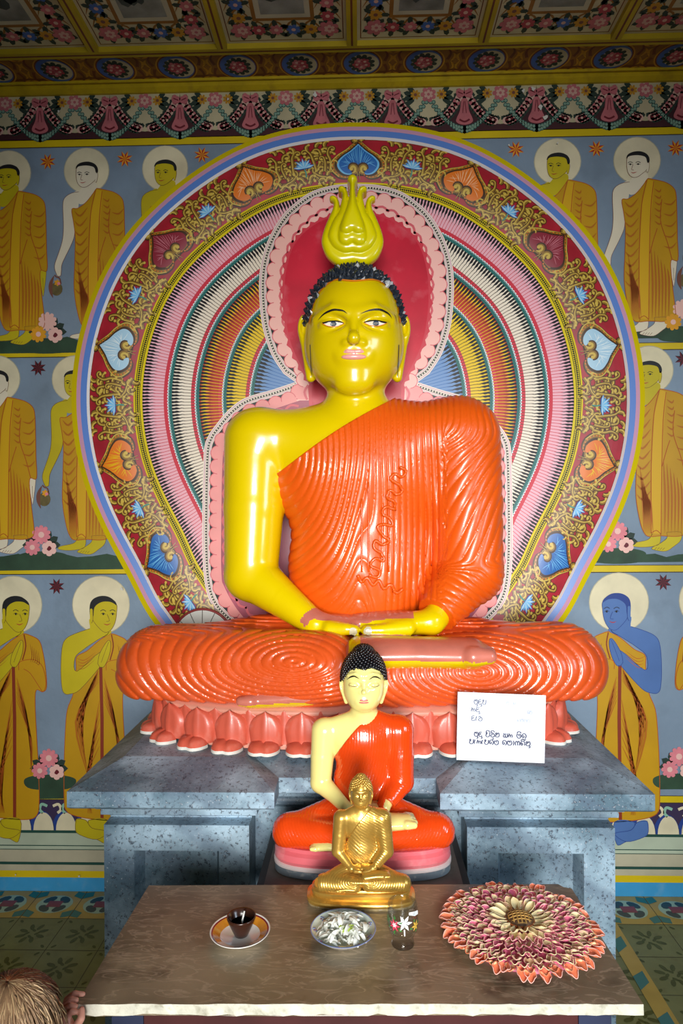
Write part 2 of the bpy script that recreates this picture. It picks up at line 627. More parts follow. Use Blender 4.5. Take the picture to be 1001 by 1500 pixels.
for k in range(-11, 12):
    cx = xm + k * MP
    if abs(cx) > 2.35:
        continue
    # scrolling leaves between the medallions
    for s in (-1, 1):
        for t in (-1, 1):
            cp.stroke([(cx + s * .095, ym + t * .01), (cx + s * .105, ym + t * .05), (cx + s * .08, ym + t * .085), (cx + s * .04, ym + t * .092)], .014, M_ochd, 3, taper='end')
            cp.stroke([(cx + s * .11, ym), (cx + s * .125, ym + t * .03), (cx + s * .115, ym + t * .05)], .012, W_orange, 4, taper='both')
            cp.stroke([(cx + s * .128, ym + t * .06), (cx + s * .105, ym + t * .07), (cx + s * .1, ym + t * .09)], .01, W_orange, 4, taper='both')
            cp.stroke([(cx + s * .1285, ym + t * .02), (cx + s * .115, ym + t * .015)], .012, M_dred, 4, taper='both')
    md = MB()
    mp = Paint(FC, md)
    mp.disc((cx, ym), .086, W_orange, 4, 28)
    mp.disc((cx, ym), .080, M_ochd, 5, 28)
    mp.disc((cx, ym), .074, M_bluef, 6, 28)
    mp.disc((cx + .012, ym), .06, W_cream, 7, 24)
    mp.rosette((cx, ym), .056, 12, M_leaf, 8, .75)
    for q in range(5):
        a = q * 2 * PI / 5 + .4
        mp.rosette((cx + .02 * math.cos(a), ym + .02 * math.sin(a)), .02, 5, W_pink if q % 2 else mat('shaded_rose', '#a8404a', .6), 9 + q, .6, W_pinkl)  # medallion and panel colours carry the dim light under the ceiling
    mid.append(md)
co = cb.build('medallion_strip', ceil)
tag(co, 'ochre ceiling strip with scrolling leaves')
for md in mid:
    md.build('floral_medallion', ceil)
RP = MP * 2
xr0 = PZ(516, 64, ZC).x
ribs = MB()
ry = yb1 - 0.0
ribs_x = [xr0 + k * RP for k in range(-5, 6) if abs(xr0 + k * RP) < 2.45]
def rib(x0, y0, x1, y1):
    mb_ = MB()
    mb_.box(x0, y0, ZC - .022, x1, y1, ZC, mat('rib_yellow', '#b39a10', .55, var=.15))  # yellow darkened too, as under the dim ceiling
    q = Paint(lambda u, v, h: Vector((u, v, ZC - .022 - h)), mb_)
    if x1 - x0 < y1 - y0:
        xc = (x0 + x1) / 2
        q.poly([(xc - .004, y0), (xc + .004, y0), (xc + .004, y1), (xc - .004, y1)], M_ochd, 1)
    else:
        yc = (y0 + y1) / 2
        q.poly([(x0, yc - .004), (x1, yc - .004), (x1, yc + .004), (x0, yc + .004)], M_ochd, 1)
    mb_.build('ceiling_rib', ceil)
for row in range(2):
    rib(XL, ry - row * (RP + .0) - .036, XR, ry - row * (RP + .0))
for xx in ribs_x:
    rib(xx - .02, ry - 2 * RP, xx + .02, ry - .036)
for row in range(2):
    for i in range(len(ribs_x) - 1):
        x0, x1 = ribs_x[i] + .02, ribs_x[i + 1] - .02
        y1 = ry - row * RP - .036
        y0 = ry - (row + 1) * RP
        pm = MB()
        pp = Paint(FC, pm)
        def rect(d, m, lay):
            pp.poly([(x0 + d, y0 + d), (x1 - d, y0 + d), (x1 - d, y1 - d), (x0 + d, y1 - d)], m, lay)
        rect(0, W_cream, 1)
        rect(.012, M_ochd, 2)
        rect(.016, W_cream, 3)
        rect(.12, M_ochre, 4)
        rect(.135, M_band_grey, 5)
        rect(.155, M_grey, 6)
        cx, cy = (x0 + x1) / 2, (y0 + y1) / 2
        R2 = random.Random(i * 7 + row)
        for q in range(7):                      # a grey landscape picture
            pp.disc((cx + R2.uniform(-.06, .06), cy + R2.uniform(-.06, .0)), R2.uniform(.015, .035), M_greyd, 7, 8, R2.uniform(.02, .05))
        # wreath of flowers round the picture
        wn = 20
        hw = (x1 - x0) / 2 - .07
        ring_pts = []
        for q in range(wn):
            t = q / wn * 4
            sd, fr = int(t), t % 1
            a, b = [(-1, -1), (1, -1), (1, 1), (-1, 1)][sd], [(1, -1), (1, 1), (-1, 1), (-1, -1)][sd]
            ring_pts.append((cx + hw * (a[0] + (b[0] - a[0]) * fr), cy + hw * (a[1] + (b[1] - a[1]) * fr)))
        for q, c in enumerate(ring_pts):
            for a in (.3, 1.6, 2.9, 4.2, 5.4):
                pp.disc((c[0] + .034 * math.cos(a + q), c[1] + .034 * math.sin(a + q)), .02, M_leaf, 5, 6, .011, a + q)
            pp.stroke([(c[0] - .05, c[1] + .03), (c[0], c[1] - .045), (c[0] + .05, c[1] + .02)], .01, M_ochre, 4, taper='both')
            mm = [W_pink, W_orange, M_bluef, W_pink, mat('shaded_rose', '#a8404a', .6)][q % 5]
            big = .042 if q % 5 == 0 else .027
            pp.rosette(c, big, 7, mm, 7, .7, W_pinkl if q % 5 != 1 else M_brown)
            if q % 5 == 0:
                pp.rosette((c[0] + .004, c[1]), .022, 6, W_pinkl, 9, .6, W_pink)
        tag(pm.build('ceiling_panel', ceil), 'ceiling panel with a grey picture in a flower wreath')

# side walls and the wall behind the viewer with its doorway
for nm, x0, x1 in (('wall_left', XL - .12, XL), ('wall_right', XR, XR + .12)):
    b = MB()
    b.box(x0, YF - .1, -.1, x1, YW + .1, ZC + .1, M_plain)
    struct(b.build(nm))
b = MB()
for bx in ((XL - .1, -.1, -.62, ZC + .1), (.82, -.1, XR + .1, ZC + .1), (-.62, 2.5, .82, ZC + .1)):
    b.box(bx[0], YF - .1, bx[1], bx[2], YF, bx[3], M_plain)
struct(b.build('wall_front'))
# ------------------------------------------------------------------ robed figures painted on the back wall
def monk(c, sc, skin, kind, label, mirror=False, halo_r=33, star_under=None):
    """c: where the halo's centre is seen; coordinates of the templates are photo pixels from that centre"""
    o = P(c[0], c[1], YW)
    k = YW / FPX * sc
    sg = -1 if mirror else 1
    mb_ = MB()
    p = Paint(lambda u, v, h: Vector((o.x + sg * u * k, YW - h, o.z - v * k)), mb_)
    if not mirror:
        base = p.poly
        p.poly = lambda pts, m, lay=0: base(list(reversed(list(pts))), m, lay)
    def fold(pts, wd, m, lay):
        p.stroke(pts, wd * 4.2, M_robed, lay, taper='both')
        p.stroke(pts, wd, m, lay + .5, taper='both')
    lineskin = mat('paint_skin_line', '#7c5b1a', 0.6) if skin is M_skiny else (M_brown if skin is M_skinp else M_skinbd)
    p.disc((0, 0), halo_r + 1.2, M_band_grey, 2, 32)
    p.disc((0, 0), halo_r, M_cream, 3, 32)
    if kind == 'walk':
        q = lambda L: [(a / 3.835 - 193.5, b / 3.835 - 47) for a, b in L]   # measured on the right-hand upper figure
        # far foot and near foot on a dark green strip
        pass
        for sx in (0, 1):
            if sx == 0:
                ft = [(755, 1060), (795, 1060), (795, 1110), (770, 1128), (700, 1135), (645, 1128), (655, 1112), (730, 1095)]
            else:
                ft = [(830, 1055), (905, 1055), (905, 1098), (870, 1130), (825, 1157), (765, 1150), (752, 1138), (800, 1112), (832, 1085)]
            p.blob(q(ft), skin, 4 + sx)
            p.stroke(q(ft + ft[:1]), .5, lineskin, 6 + sx)
        for t in range(4):
            a = 765 + t * 14
            p.stroke(q([(a, 1148 + t), (a + 12, 1136 + t)]), .5, lineskin, 7, smooth=False)
        # bare arm with the hand at the bowl
        arm = [(700, 300), (660, 306), (628, 322), (610, 345), (605, 385), (608, 500), (600, 580), (574, 660), (558, 705), (556, 735),
               (566, 765), (574, 778), (590, 775), (594, 750), (600, 705), (640, 625), (668, 560), (676, 500), (690, 420)]
        p.blob(q(arm), skin, 4, 4)
        p.stroke(q(arm), .7, lineskin, 5)
        # alms bowl in its dark sleeve
        p.disc((q([(566, 850)])[0]), 9.0, M_bowl, 5, 16, 10)
        p.stroke(q([(552, 775), (535, 815), (533, 860), (545, 900)]), 6, M_brown, 6, taper='both')
        p.stroke(q([(556, 770), (566, 782), (584, 790), (592, 822)]), 2.0, M_brown, 7)
        p.rosette(q([(572, 815)])[0], 5, 6, M_orangef, 7)
        p.disc(q([(580, 820)])[0], 2.4, M_pinkf, 9, 8)
        # far hand out of the sleeve
        hand = [(922, 735), (955, 735), (955, 775), (948, 830), (939, 885), (931, 850), (922, 790)]
        p.blob(q(hand), skin, 4)
        p.stroke(q(hand + hand[:1]), .5, lineskin, 5)
        p.stroke(q([(938, 780), (939, 850)]), .5, lineskin, 5, smooth=False)
        # robe
        robe = [(800, 283), (850, 293), (900, 308), (938, 335), (954, 375), (958, 480), (960, 620), (962, 738), (924, 740), (928, 850),
                (945, 1000), (946, 1045), (932, 1066), (880, 1078), (800, 1074), (745, 1078), (715, 1064), (690, 1000), (668, 860),
                (672, 700), (676, 560), (668, 480), (657, 400), (690, 395), (735, 365), (772, 322)]
        p.blob(q(robe), M_robe, 6, 4)
        p.stroke(q(robe + robe[:1]), 1.0, M_fold, 7)
        p.poly(q([(800, 288), (768, 420), (752, 700), (750, 1060), (800, 1066), (806, 800), (815, 500), (835, 300)]), M_robel, 7)
        for L in ([(795, 290), (765, 430), (750, 700), (748, 1060)], [(832, 300), (815, 450), (806, 700), (800, 1064)],
                  [(876, 400), (868, 520), (905, 640), (930, 738)], [(808, 700), (830, 620), (850, 560)],
                  [(800, 1066), (775, 1045), (748, 1060)]):
            p.stroke(q(L), 1.1, M_fold, 8)
        for j in range(9):
            y = 420 + j * 55
            fold(q([(672, y - 10), (705, y + 18), (748, y - 30)]), .8, M_fold, 7.6)
        for j in range(6):
            y = 340 + j * 36
            fold(q([(835, y), (862, y + 18), (872, y + 2)]), .7, M_fold, 7.6)
        for j in range(7):
            x = 690 + j * 7
            fold(q([(x, 700 + j * 30), (x + 14, 900), (x + 20 + j, 1060)]), .7, M_fold, 7.6)
        for j in range(6):
            x = 815 + j * 18
            fold(q([(x, 660 + j * 25), (x + 8, 860), (x + 4, 1060)]), .8, M_fold, 7.6)
        for j in range(5):
            fold(q([(955, 400 + j * 60), (925, 430 + j * 60), (885, 420 + j * 60)]), .7, M_fold, 7.6)
        neck = [(715, 240), (715, 275), (695, 300), (680, 320), (700, 370), (740, 360), (775, 318), (800, 287), (792, 250)]
        p.blob(q(neck), skin, 5, 4)
        face = [(684, 180), (684, 215), (690, 248), (706, 270), (728, 277), (750, 270), (775, 252), (792, 235), (800, 200), (795, 165), (740, 148), (695, 158)]
        p.blob(q(face), skin, 9, 4)
        p.stroke(q(face + face[:1]), .6, lineskin, 10)
        p.blob(q([(795, 195), (806, 192), (808, 215), (800, 250), (793, 245)]), skin, 11)
        p.stroke(q([(806, 192), (808, 215), (800, 250), (793, 245)]), .5, lineskin, 12)
        p.blob(q([(682, 172), (690, 150), (715, 136), (755, 132), (790, 145), (807, 168), (808, 192), (797, 196), (786, 165), (745, 154), (700, 158)]), M_hair if skin is not M_skinb else M_skinbd, 11)
        for s, xa in ((0, 690), (1, 733)):
            p.stroke(q([(xa, 196), (xa + 12, 190), (xa + 27, 196)]), .8, M_hair, 12)
            p.stroke(q([(xa + 2, 205), (xa + 13, 201), (xa + 26, 206)]), .9, M_hair, 12, taper='both')
            p.disc(q([(xa + 13, 205)])[0], 1.1, M_hair, 13, 8)
        p.stroke(q([(718, 205), (710, 232), (722, 236)]), .6, lineskin, 12)
        p.stroke(q([(706, 248), (720, 252), (740, 246)]), 1.1, M_red, 12, taper='both')
    else:
        q = lambda L: [(a / 3.0 - 148.3, b / 3.0 - 65) for a, b in L]       # measured on the lower left figure with joined hands
        for fi, ft in enumerate(([(385, 1150), (470, 1150), (462, 1245), (430, 1240), (380, 1205)], [(330, 1145), (372, 1150), (400, 1185), (470, 1200), (420, 1235), (345, 1215), (325, 1190)])):
            p.blob(q(ft), skin, 5 + 2 * fi)
            p.stroke(q(ft + ft[:1]), .7, lineskin, 6 + 2 * fi)
        robe = [(490, 322), (530, 335), (560, 355), (575, 400), (588, 480), (592, 560), (575, 582), (545, 575), (540, 640), (545, 760), (552, 900), (556, 1060),
                (545, 1130), (500, 1150), (400, 1145), (320, 1130), (282, 1105), (275, 1050), (276, 900), (282, 760), (292, 660), (320, 585), (332, 480), (335, 425), (380, 400), (440, 350)]
        p.blob(q(robe), M_robe, 4, 4)
        p.stroke(q(robe + robe[:1]), 1.0, M_fold, 5)
        # bare arm bent up to the joined palms
        arm = [(395, 300), (330, 322), (288, 345), (270, 385), (264, 480), (268, 560), (280, 588), (305, 590), (350, 570), (440, 470), (462, 440), (440, 405), (336, 490), (328, 430), (370, 390), (430, 350), (480, 318), (450, 285)]
        p.blob(q(arm), skin, 6, 4)
        p.stroke(q(arm), .7, lineskin, 7)
        for j in range(4):
            p.stroke(q([(335 + j * 3, 430 + j * 16), (370, 440 + j * 12), (420, 405 + j * 10)]), .8, M_fold, 7, taper='both')
        slv = [(490, 480), (520, 500), (560, 560), (578, 580), (590, 540), (575, 470), (540, 440), (500, 440), (470, 452), (468, 485)]
        p.blob(q(slv), M_robe, 7, 4)
        p.stroke(q(slv), .9, M_fold, 8)
        hand = [(430, 455), (436, 420), (450, 390), (468, 362), (480, 352), (488, 362), (486, 400), (474, 440), (456, 470), (440, 470)]
        p.blob(q(hand), skin, 8)
        p.stroke(q(hand + hand[:1]), .7, lineskin, 9)
        p.stroke(q([(446, 450), (462, 405), (480, 358)]), .6, lineskin, 9)
        p.poly(q([(436, 470), (450, 470), (455, 700), (452, 1140), (438, 1140), (440, 700)]), M_foldd, 8)
        for j in range(8):
            fold(q([(432, 480 + j * 8), (400 - j * 10, 560 + j * 22), (335 + j * 8, 700 + j * 40)]), .9, M_fold, 7.6)
        for j in range(6):
            fold(q([(436, 620 + j * 40), (405 - j * 6, 820 + j * 30), (380 + j * 4, 1120)]), .8, M_fold, 7.6)
        for j in range(6):
            fold(q([(458, 520 + j * 20), (490 + j * 6, 640 + j * 30), (520, 800 + j * 30)]), .8, M_fold, 7.6)
        for j in range(5):
            p.stroke(q([(520 + j * 9, 370 + j * 8), (528 + j * 8, 420 + j * 10), (520 + j * 6, 450)]), .8, M_foldd, 8, taper='both')
        p.stroke(q([(492, 326), (500, 380), (485, 440)]), 1.6, M_foldd, 8)
        neck = [(398, 255), (396, 300), (380, 335), (440, 340), (488, 322), (480, 300)]
        p.blob(q(neck), skin, 7, 4)
        face = [(408, 180), (402, 225), (410, 262), (436, 296), (462, 316), (488, 308), (508, 275), (516, 230), (514, 190), (470, 168)]
        p.blob(q(face), skin, 9, 4)
        p.stroke(q(face + face[:1]), .7, lineskin, 10)
        p.blob(q([(398, 250), (396, 200), (408, 172), (440, 156), (478, 158), (508, 178), (516, 196), (490, 182), (450, 182), (418, 205), (412, 245)]), M_hair if skin is not M_skinb else M_skinbd, 11)
        p.blob(q([(398, 215), (410, 218), (410, 260), (403, 276), (397, 262)]), skin, 12)
        p.stroke(q([(410, 218), (410, 260), (403, 276)]), .6, lineskin, 13)
        for xa in (444, 486):
            p.stroke(q([(xa, 222), (xa + 12, 216), (xa + 25, 223)]), .9, M_hair, 12)
            p.stroke(q([(xa + 1, 236), (xa + 12, 231), (xa + 24, 237)]), .9, M_hair, 12, taper='both')
            p.disc(q([(xa + 13, 236)])[0], 1.4, M_hair, 13, 8)
        p.stroke(q([(474, 236), (484, 264), (470, 268)]), .7, lineskin, 12)
        p.stroke(q([(458, 278), (474, 283), (490, 276)]), 1.3, M_red, 12, taper='both')
    return tag(mb_.build('painted_monk', back), label)


MONKS = [
    ((12.5, 254), 1.0, M_skiny, 'walk', 'painted yellow-skinned robed figure, top row at the far left', False),
    ((127, 250), 1.0, M_skinp, 'walk', 'painted pale-skinned figure carrying a bowl, top row left', False),
    ((242, 247), 1.0, M_skiny, 'walk', 'painted yellow-skinned figure half hidden behind the halo, top row left', False),
    ((817, 237), 1.0, M_skiny, 'walk', 'painted yellow-skinned figure half hidden behind the halo, top row right', False),
    ((933.5, 235), 1.0, M_skinp, 'walk', 'painted pale-skinned robed figure, top row right', False),
    ((1050, 233), 1.0, M_skiny, 'walk', 'painted figure at the far right, top row', False),
    ((-4, 555), 1.02, M_skinp, 'walk', 'painted pale-skinned robed figure, middle row at the far left', False),
    ((110, 555), 1.02, M_skiny, 'walk', 'painted yellow-skinned figure carrying a woven bowl, middle row left', False),
    ((951, 542), 1.03, M_skiny, 'walk', 'painted yellow-skinned robed figure, middle row right', False),
    ((20, 886), 1.0, M_skiny, 'pray', 'painted yellow-skinned praying figure, bottom row at the far left', False),
    ((148, 886), 1.0, M_skiny, 'pray', 'painted yellow-skinned praying figure beside the knee, bottom row left', False),
    ((907, 882), 1.0, M_skinb, 'pray', 'painted blue-skinned praying figure, bottom row right', True),
    ((1039, 880), 1.0, M_skiny, 'pray', 'painted praying figure at the far right, bottom row', True),
]
for c, sc, sk, kd, lb, mi in MONKS:
    monk(c, sc, sk, kd, lb, mi, 42 if kd == 'pray' else 33)

def wall_star(px, py, ma, mb_):
    o = P(px, py, YW)
    b = MB()
    Paint(FW, b).star((o.x, o.z), .037, 8, ma, mb_, 2, PI / 8)
    b.build('painted_star', back)
for px, py in ((70, 237), (183, 233), (296, 227), (756, 219), (874, 218), (990, 217)):
    wall_star(px, py, M_red, M_orangef)
for px, py in ((56, 539), (83, 859), (972, 853), (1001, 526)):
    wall_star(px, py, M_dred, M_ddred)

def wall_flowers(px, py, cols, sc=1.0):
    o = P(px, py, YW)
    b = MB()
    p = Paint(lambda u, v, h: Vector((o.x + u * sc, YW - h - .00019, o.z + v * sc)), b)
    p.blob([(-.11, -.06), (-.05, -.04), (.06, -.04), (.12, -.06), (.08, -.1), (-.08, -.1)], M_green, 4)
    for a in range(7):
        t = a / 6 * PI
        p.disc((.055 * math.cos(t), .0 + .04 * math.sin(t) - .01), .03, M_leaf, 5, 6, .016, t)
    p.rosette((0, .035), .042, 10, cols[0], 6, .75, M_pinkl)
    p.rosette((-.04, -.02), .036, 9, cols[1], 8, .75, M_pinkl)
    p.rosette((.035, -.025), .034, 6, cols[2], 10, .8, M_dred)
    p.stroke([(.02, -.03), (.035, -.01), (.05, -.025), (.036, -.04)], .006, M_pinkl, 13)
    b.build('painted_flowers', back)
for px, py in ((70, 483), (1000, 465)):
    wall_flowers(px, py, (M_pinkl, M_orangef, M_pinkl))
for px, py in ((61, 795), (905, 790), (72, 1122), (995, 1120)):
    wall_flowers(px, py, (M_pinkf, M_pinkf, M_pinkl))
gb = MB()
gp = Paint(FPX_, gb)
for (x0, x1, y) in ((-60, 130, 505), (-60, 200, 823), (860, 1060, 494), (860, 1060, 822), (-60, 160, 1158), (860, 1060, 1155)):
    pts = [(x0 + (x1 - x0) * i / 12, y - 9 + 3.0 * math.sin(i * 2.1 + x0)) for i in range(13)] + [(x1, y + 7 - 0.012 * (x1 - 500)), (x0, y + 7 - 0.012 * (x0 - 500))]
    gp.poly(pts[::-1], M_green, 1.5)
tag(gb.build('painted_ground', back), 'dark green painted ground under the figures')
# ------------------------------------------------------------------ the great halo behind the large statue
YH = 2.745
HC = (525.0, 590.0)
_ct = [(535, 181), (480, 181), (612, 187), (656, 196.5), (700, 211), (740, 233), (779, 259), (823, 294), (870, 346), (907, 412), (933, 490), (941, 530), (945, 552), (943, 617),
       (922, 716), (896, 771), (865, 836), (820, 925), (330, 225), (286, 255), (244, 286), (185, 345), (142, 414), (119, 480), (110, 530), (105.5, 543), (107, 615),
       (115, 685), (132, 741), (155, 787), (185, 836), (233, 928)]
_an = sorted((abs(math.degrees(math.atan2(x - HC[0], HC[1] - y))), math.hypot(x - HC[0], y - HC[1])) for x, y in _ct)
_aa = np.array([a for a, r in _an])
_rr = np.array([r for a, r in _an])
_g = np.linspace(0, 180, 361)
_R = np.array([np.sum(_rr * np.exp(-((_aa - g) / 10.0) ** 2)) / (np.sum(np.exp(-((_aa - g) / 10.0) ** 2)) + 1e-12) if g < 139 else 0 for g in _g])
for i, g in enumerate(_g):
    if g >= 138.5:     # below the knees the sides run straight down and in, hidden by the statue
        k = int(138 * 2)
        _R[i] = _R[k] * (1 + .004 * (g - 138)) if g < 150 else _R[i - 1]
def HR(deg):
    return float(np.interp(abs(deg), _g, _R))
def HPT(deg, off):
    """halo contour moved inward by off photo pixels, at an angle from the top"""
    r = HR(deg) - off * (0.985 - .015 * math.cos(math.radians(min(abs(deg), 90) * 2)))
    a = math.radians(deg)
    return (HC[0] + r * math.sin(a), HC[1] - r * math.cos(a))
def FH(px, py, h):
    p = P(px, py, YH)
    return Vector((p.x, YH - h, p.z))
class HPaint(Paint):
    """photo y runs down, so faces are turned to look at the viewer"""
    def poly(self, pts, m, lay=0):
        Paint.poly(self, pts, m, lay)
        self._flip()
    def _flip(self):
        pass
MH_yel = mat('halo_yellow', '#dfc90c', 0.35, coat=.15)
MH_pink = mat('halo_lilac', '#d09bb6', 0.35, coat=.15)
MH_blue = mat('halo_blue', '#4a79c6', 0.35, coat=.15)
MH_white = mat('halo_white', '#e6e4e4', 0.35, coat=.15)
MH_red = mat('halo_red', '#a81c2c', 0.45, coat=.0, var=.3, vscale=9, spec=.5)
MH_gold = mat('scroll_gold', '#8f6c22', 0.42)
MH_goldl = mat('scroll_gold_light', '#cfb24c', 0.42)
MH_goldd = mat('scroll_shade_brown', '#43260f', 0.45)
MH_blk = mat('halo_black', '#100f16', 0.35, coat=.15)
MH_pinkr = mat('ray_pink', '#eeb4c0', 0.35, coat=.2)
MH_salm = mat('ray_salmon', '#efa694', 0.35, coat=.2)
MH_crm = mat('ray_cream', '#efe3cf', 0.35, coat=.2)
MH_redr = mat('ray_red', '#bb3526', 0.35, coat=.2)
MH_ylr = mat('ray_yellow', '#e8c414', 0.35, coat=.2)
MH_blr = mat('ray_blue', '#6b93c4', 0.35, coat=.2)
MH_teal = mat('ray_teal', '#1f6a66', 0.35, coat=.2)
MH_edge = mat('ray_edge_red', '#cf3547', 0.35, coat=.2)
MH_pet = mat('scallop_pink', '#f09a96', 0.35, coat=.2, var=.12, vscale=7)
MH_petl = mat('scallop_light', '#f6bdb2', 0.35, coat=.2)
MH_scl = mat('scallop_edge', '#d9606a', 0.35, coat=.1)
MH_nim = mat('nimbus_red', '#cc1e38', 0.3, coat=.3, var=.2, vscale=5, dirt='#e58a94', dirt_amt=.35)
MH_nimd = mat('nimbus_rose', '#a84a60', 0.35, coat=.3, var=.25, vscale=5)
MH_bl = mat('motif_blue', '#1c63ae', 0.4, coat=.05)
MH_bll = mat('motif_light_blue', '#6db8e6', 0.4, coat=.05)
MH_or = mat('motif_orange', '#e2761c', 0.4, coat=.05)
MH_orl = mat('motif_peach', '#f4c79c', 0.4, coat=.05)
MH_plum = mat('motif_plum', '#8c2536', 0.4, coat=.05)
MH_pluml = mat('motif_rose', '#c77a86', 0.4, coat=.05)
MH_ice = mat('motif_ice_blue', '#a9cfe4', 0.4, coat=.05)
MH_icel = mat('motif_white', '#e2eff2', 0.4, coat=.05)
MH_bord = mat('border_ivory', '#e8ddcc', 0.35, coat=.15)

AMAX = 150
halo = thing('halo', P(525, 925, YH), 'great round painted halo with blue and yellow rim behind the largest statue', 'halo')
# the board itself
hb = MB()
N = 150
ang = [-AMAX + 2 * AMAX * i / N for i in range(N + 1)]
zfoot = None
front = [FH(*HPT(a, 0), 0) for a in ang]
zmin = 0.84
pts2 = []
for p in front:
    pts2.append(Vector((p.x, p.y, max(p.z, zmin))))
tr = tessellate_polygon([[Vector((p.x, p.z, 0)) for p in pts2]])
n = len(pts2)
back_pts = [Vector((p.x, YW - .035, p.z)) for p in pts2]
hb.add(pts2 + back_pts, [t for t in tr] + [tuple(n + i for i in reversed(t)) for t in tr] + [(i, (i + 1) % n, n + (i + 1) % n, n + i) for i in range(n)], MH_yel)
hb.build('board', halo)

def hband(p, o0, o1, m, lay, a0=-148, a1=148, n=148, lift0=0.0, lift1=0.0):
    v, f = [], []
    for i in range(n + 1):
        a = a0 + (a1 - a0) * i / n
        v.append(FH(*HPT(a, o0), lay * .0004 + lift0))
        v.append(FH(*HPT(a, o1), lay * .0004 + lift1))
    for i in range(n):
        f.append((2 * i, 2 * i + 1, 2 * i + 3, 2 * i + 2))
    p.mb.add(v, f, m, True)

def hp(parent_map=FH):
    b = MB()
    return Paint(parent_map, b), b
# rim bands: a rounded moulding in yellow, lilac, blue and white
p, b = hp()
hband(p, 0, 9, MH_yel, 2, lift0=0, lift1=.012)
hband(p, 9, 15.5, MH_pink, 2, lift0=.012, lift1=.016)
hband(p, 15.5, 24, MH_blue, 2, lift0=.016, lift1=.013)
hband(p, 24, 27, MH_white, 2, lift0=.013, lift1=.004)
b.build('rim', halo)
# red ground of the ornament ring, gently rounded
def lift(o):
    t = (o - 27) / (91 - 27)
    return .010 * max(0, math.sin(PI * min(1, max(0, t)))) + .002
p, b = hp()
for k in range(8):
    o0, o1 = 27 + 8 * k, 35 + 8 * k
    hband(p, o0, o1, MH_red, 1, lift0=lift(o0), lift1=lift(o1))
b.build('ornament_ring', halo)
# mapping for ornaments on the ring: s = photo pixels along the ring from a centre angle, o = offset
def ringmap(deg0):
    r = HR(deg0) - 59
    def F(s, o, h):
        deg = deg0 + math.degrees(s / r)
        x, y = HPT(deg, o)
        return FH(x, y, lift(o) + h)
    return F

def scroll(p, c, r, turn, d, out, wd, lay=1):
    """a curl: spiral of radius r round c, then a tail running along the points out"""
    sp = []
    for i in range(12):
        t = i / 11
        a = d + turn * (1 - t) * 4.4
        rr = r * (.25 + .75 * t)
        sp.append((c[0] + rr * math.cos(a), c[1] + rr * math.sin(a)))
    pts = sp + out
    wd *= 1.55
    r *= 1.0
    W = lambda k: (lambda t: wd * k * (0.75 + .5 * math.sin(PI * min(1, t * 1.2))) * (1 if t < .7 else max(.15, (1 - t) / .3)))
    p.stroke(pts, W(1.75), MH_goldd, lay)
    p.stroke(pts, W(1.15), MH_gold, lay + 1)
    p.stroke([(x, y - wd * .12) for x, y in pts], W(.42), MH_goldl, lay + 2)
    p.disc(sp[0], wd * .42, MH_goldl, lay + 3, 8)

HEART = [-128, -104, -77.5, -51, -26, 0, 26, 51, 77.5, 104, 128]
hcol = {0: (MH_bl, MH_bll), 1: (MH_or, MH_orl), 2: (MH_plum, MH_pluml), 3: (MH_ice, MH_icel), 4: (MH_or, MH_ylr), 5: (MH_bl, MH_bll)}
hname = {0: 'deep blue', 1: 'peach and orange', 2: 'plum red', 3: 'ice blue', 4: 'orange', 5: 'blue'}
for hi, d0 in enumerate(HEART):
    ca, cl = hcol[abs(hi - 5)]
    p, b = hp(ringmap(d0))
    # leaf-shaped frame: tip outward (small offset), two curls inward
    def leafpts(k, dy=0):
        half = [(0, 30 + dy), (5 * k, 36 + dy), (13 * k, 44), (24 * k, 52), (33 * k, 62), (33 * k, 72), (25 * k, 81), (14 * k, 83), (6 * k, 78)]
        L = crom(half, 5)
        return L + [(-x, y) for x, y in reversed(L)]
    out = [(x * 1.28, 60 + (y - 60) * 1.17) for x, y in leafpts(1.0)]
    p.poly(out, MH_goldd, 2)
    p.poly([(x * 1.20, 60 + (y - 60) * 1.09) for x, y in leafpts(1.0)], MH_gold, 3)
    p.poly([(x * 1.03, 60 + (y - 60) * .98) for x, y in leafpts(1.0)], MH_goldd, 4)
    inn = [(x * .92, 60 + (y - 60) * .88) for x, y in leafpts(1.0)]
    p.poly(inn, ca if abs(hi - 5) != 0 else cl, 5)
    p.poly([(x * .9, 61 + (y - 61) * .92) for x, y in inn], ca, 6)
    fr = [(x * 1.115, 60 + (y - 60) * 1.03) for x, y in leafpts(1.0)]
    for q in range(0, len(fr) - 1, 2):                       # beaded line in the frame
        p.disc(fr[q], 1.1, MH_or, 7, 6)
    for s in (-1, 1):
        p.stroke([(s * x * 1.2, 60 + (y - 60) * 1.09) for x, y in crom([(0, 30), (13, 44), (24, 52), (33, 62), (33, 72), (25, 81)], 4)], 1.5, MH_goldl, 8, smooth=False)
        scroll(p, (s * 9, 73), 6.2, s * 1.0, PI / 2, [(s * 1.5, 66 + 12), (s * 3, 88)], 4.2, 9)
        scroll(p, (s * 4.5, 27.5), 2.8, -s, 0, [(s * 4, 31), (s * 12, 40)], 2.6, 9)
    R3 = random.Random(hi)
    for q in range(22):                                       # brushed hair-lines fanning from the curls
        t = -1 + 2 * q / 21
        x1, y1 = t * 27, 72 - 36 * (1 - abs(t)) ** .7 - R3.uniform(0, 4)
        x0, y0 = t * 14, 66 + R3.uniform(-6, 2)
        mx_, my_ = (x0 + x1) / 2 + R3.uniform(-2, 2), (y0 + y1) / 2
        p.stroke([(x0, y0), (mx_, my_), (x1, y1)], .8, cl, 8, taper='both')
    tag(b.build('leaf_motif', halo), 'leaf-shaped motif filled in %s' % hname[abs(hi - 5)])

